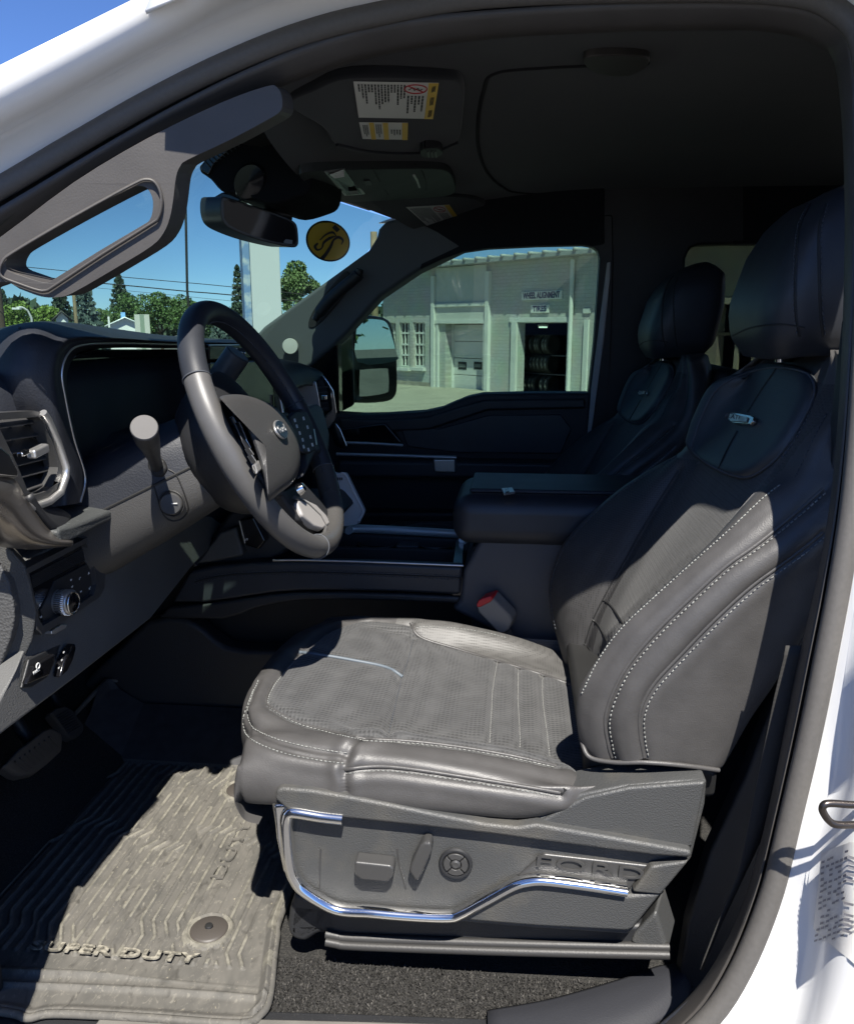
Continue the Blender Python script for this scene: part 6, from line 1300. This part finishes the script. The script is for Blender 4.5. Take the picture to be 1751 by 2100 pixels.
# poles, lamp, wires, houses
woodm = M('pole_wood', (.30, .23, .14), .85, var=(6, -.3)); brownm = M('brown_wood', (.085, .06, .045), .85, var=(6, -.3)); greym = M('lamp_grey', (.45, .46, .46), .5)
p = place(157, 66); up_pole = thing('utility_pole', 'tan wooden utility pole in front of the dark spruce', 'utility pole', tuple(p)); tube('pole', [p, p + Vector((0, 0, 6.2))], [.15, .11], woodm, up_pole, 10); obox('crossarm', p + Vector((0, 0, 5.8)), (1.6, .3, 0), (-.02, .1, 0), (0, 0, .12), woodm, up_pole)
p = place(4, 52); bp_ = thing('utility_pole', 'dark brown wooden pole at the far left edge of the windshield', 'utility pole', tuple(p)); tube('pole', [p, p + Vector((0, 0, 6.5))], [.19, .16], brownm, bp_, 10); obox('crossarm', p + Vector((0, 0, 6.2)), (1.6, .3, 0), (-.02, .1, 0), (0, 0, .12), brownm, bp_)
p = place(66, 50); sl = thing('street_lamp', 'pale curved street lamp in front of the yellow green tree', 'street lamp', tuple(p))
dz_ = EYE.z + (668 - 641) / 1700 * 50; q1_ = place(60, 50); q2_ = place(38, 50)
tube('post', [p, Vector((p.x, p.y, dz_ - .35)), Vector((q1_.x, q1_.y, dz_))], [.07, .06, .05], greym, sl, 8)
tube('arm', spl([Vector((q1_.x, q1_.y, dz_)), Vector(((q1_.x + q2_.x) / 2, (q1_.y + q2_.y) / 2, dz_ + .16)), Vector((q2_.x, q2_.y, dz_ + .14))], 5), .055, greym, sl, 8)
obox('lamp_head', Vector((q2_.x, q2_.y, dz_ + .10)), (.42, 0, 0), (0, .2, 0), (0, 0, .1), M('lamp_head_white', (.75, .76, .76), .4), sl)
def wire(label, pts, dist, r):
    P = spl([(lambda d: EYE + d * (dist / d.y))(ray(a, b)) for a, b in pts], 8); o = tube('overhead_wire', P, r, rubber_d, None, 6); tag(o, label, 'wire', 'overhead wires')
wire('upper overhead wire crossing the sky behind the antenna', [(-120, 528), (34, 545), (133, 555), (235, 566), (357, 577), (446, 585), (620, 603), (760, 620)], 42, .018)
wire('lower, thicker overhead wire crossing the sky behind the antenna', [(-120, 545), (69, 565), (107, 570), (204, 580), (281, 587), (383, 597), (446, 602), (620, 618), (760, 632)], 40, .026)
wire('thin lowest overhead wire near the treetops', [(-120, 560), (326, 602), (446, 614), (620, 630), (760, 645)], 44, .010)
def gable(label, px0, px1, pyr, pye, dist, wallm, roofm_, dep=5):
    a, b = place(px0, dist), place(px1, dist); m = (a + b) / 2; t = thing('house', label, 'house', tuple(m)); zr_ = EYE.z + (668 - pyr) / 1700 * dist; ze = EYE.z + (668 - pye) / 1700 * dist
    d = m.copy(); d.z = 0; d.normalize(); r = (b - a).normalized(); a = m - r * (b - a).length / 2; b = m + r * (b - a).length / 2
    V = [a, b, b + Vector((0, 0, ze - b.z)), m + Vector((0, 0, zr_ - .12 - m.z)), a + Vector((0, 0, ze - a.z))]; mk('wall', V + [v + d * dep for v in V], [(0, 1, 2, 3, 4), (9, 8, 7, 6, 5), (0, 4, 9, 5), (1, 6, 7, 2)], wallm, t, ang=20)
    e0 = a + Vector((0, 0, ze - .1 - a.z)) - r * .3 - d * .3; e1 = b + Vector((0, 0, ze - .1 - b.z)) + r * .3 - d * .3; rg = m + Vector((0, 0, zr_ - m.z)) - d * .3
    mk('roof', [e0, rg, e1, e0 + d * (dep + .6), rg + d * (dep + .6), e1 + d * (dep + .6)], [(0, 1, 4, 3), (1, 2, 5, 4)], roofm_, t, solid=.10, ang=20); return t, d, r
whitew = M('white_siding', (.75, .76, .76), .6); darkr = M('dark_shingle', (.06, .06, .06), .8); whiter = M('white_metal_roof', (.72, .76, .78), .4)
gable('small white gable with dark roof edges left of the utility pole', 116, 141, 640, 655, 60, whitew, darkr)
hs_, hd_, hrr = gable('low white roofed house under the broad green trees', 224, 290, 651, 665, 62, whitew, whiter, 9)
c_ = place(254, 64); obox('chimney', Vector((c_.x, c_.y, EYE.z + (668 - 651) / 1700 * 64)), hrr * .30, hd_ * .3, (0, 0, .6), M('blue_cowl', (.20, .42, .75), .5), hs_)
c_ = place(224, 60); obox('vent_pipe', Vector((c_.x, c_.y, EYE.z + (668 - 661) / 1700 * 60)), hrr * .12, hd_ * .12, (0, 0, .7), whitew, hs_)
c_ = place(292, 56); bx_ = thing('roadside_cabinet', 'pale boxy cabinet with grey green stripe right of the white roof', 'cabinet', tuple(c_)); zc_ = EYE.z + (668 - 662) / 1700 * 56
obox('cabinet_body', Vector((c_.x, c_.y, zc_ - .7)), hrr * .88, hd_ * .5, (0, 0, 2.4), M('cabinet_cream', (.50, .50, .46), .6), bx_); obox('cabinet_stripe', Vector((c_.x, c_.y, zc_ - .7)) - hd_ * .252, hrr * .26, hd_ * .01, (0, 0, 2.38), M('cabinet_stripe_green', (.22, .28, .22), .6), bx_)
p = place(769, 25.5); po = thing('wooden_post', 'brown wooden post beside the workshop corner', 'post', tuple(p)); tube('post', [p, p + Vector((0, 0, 5))], .10, woodm, po, 10)
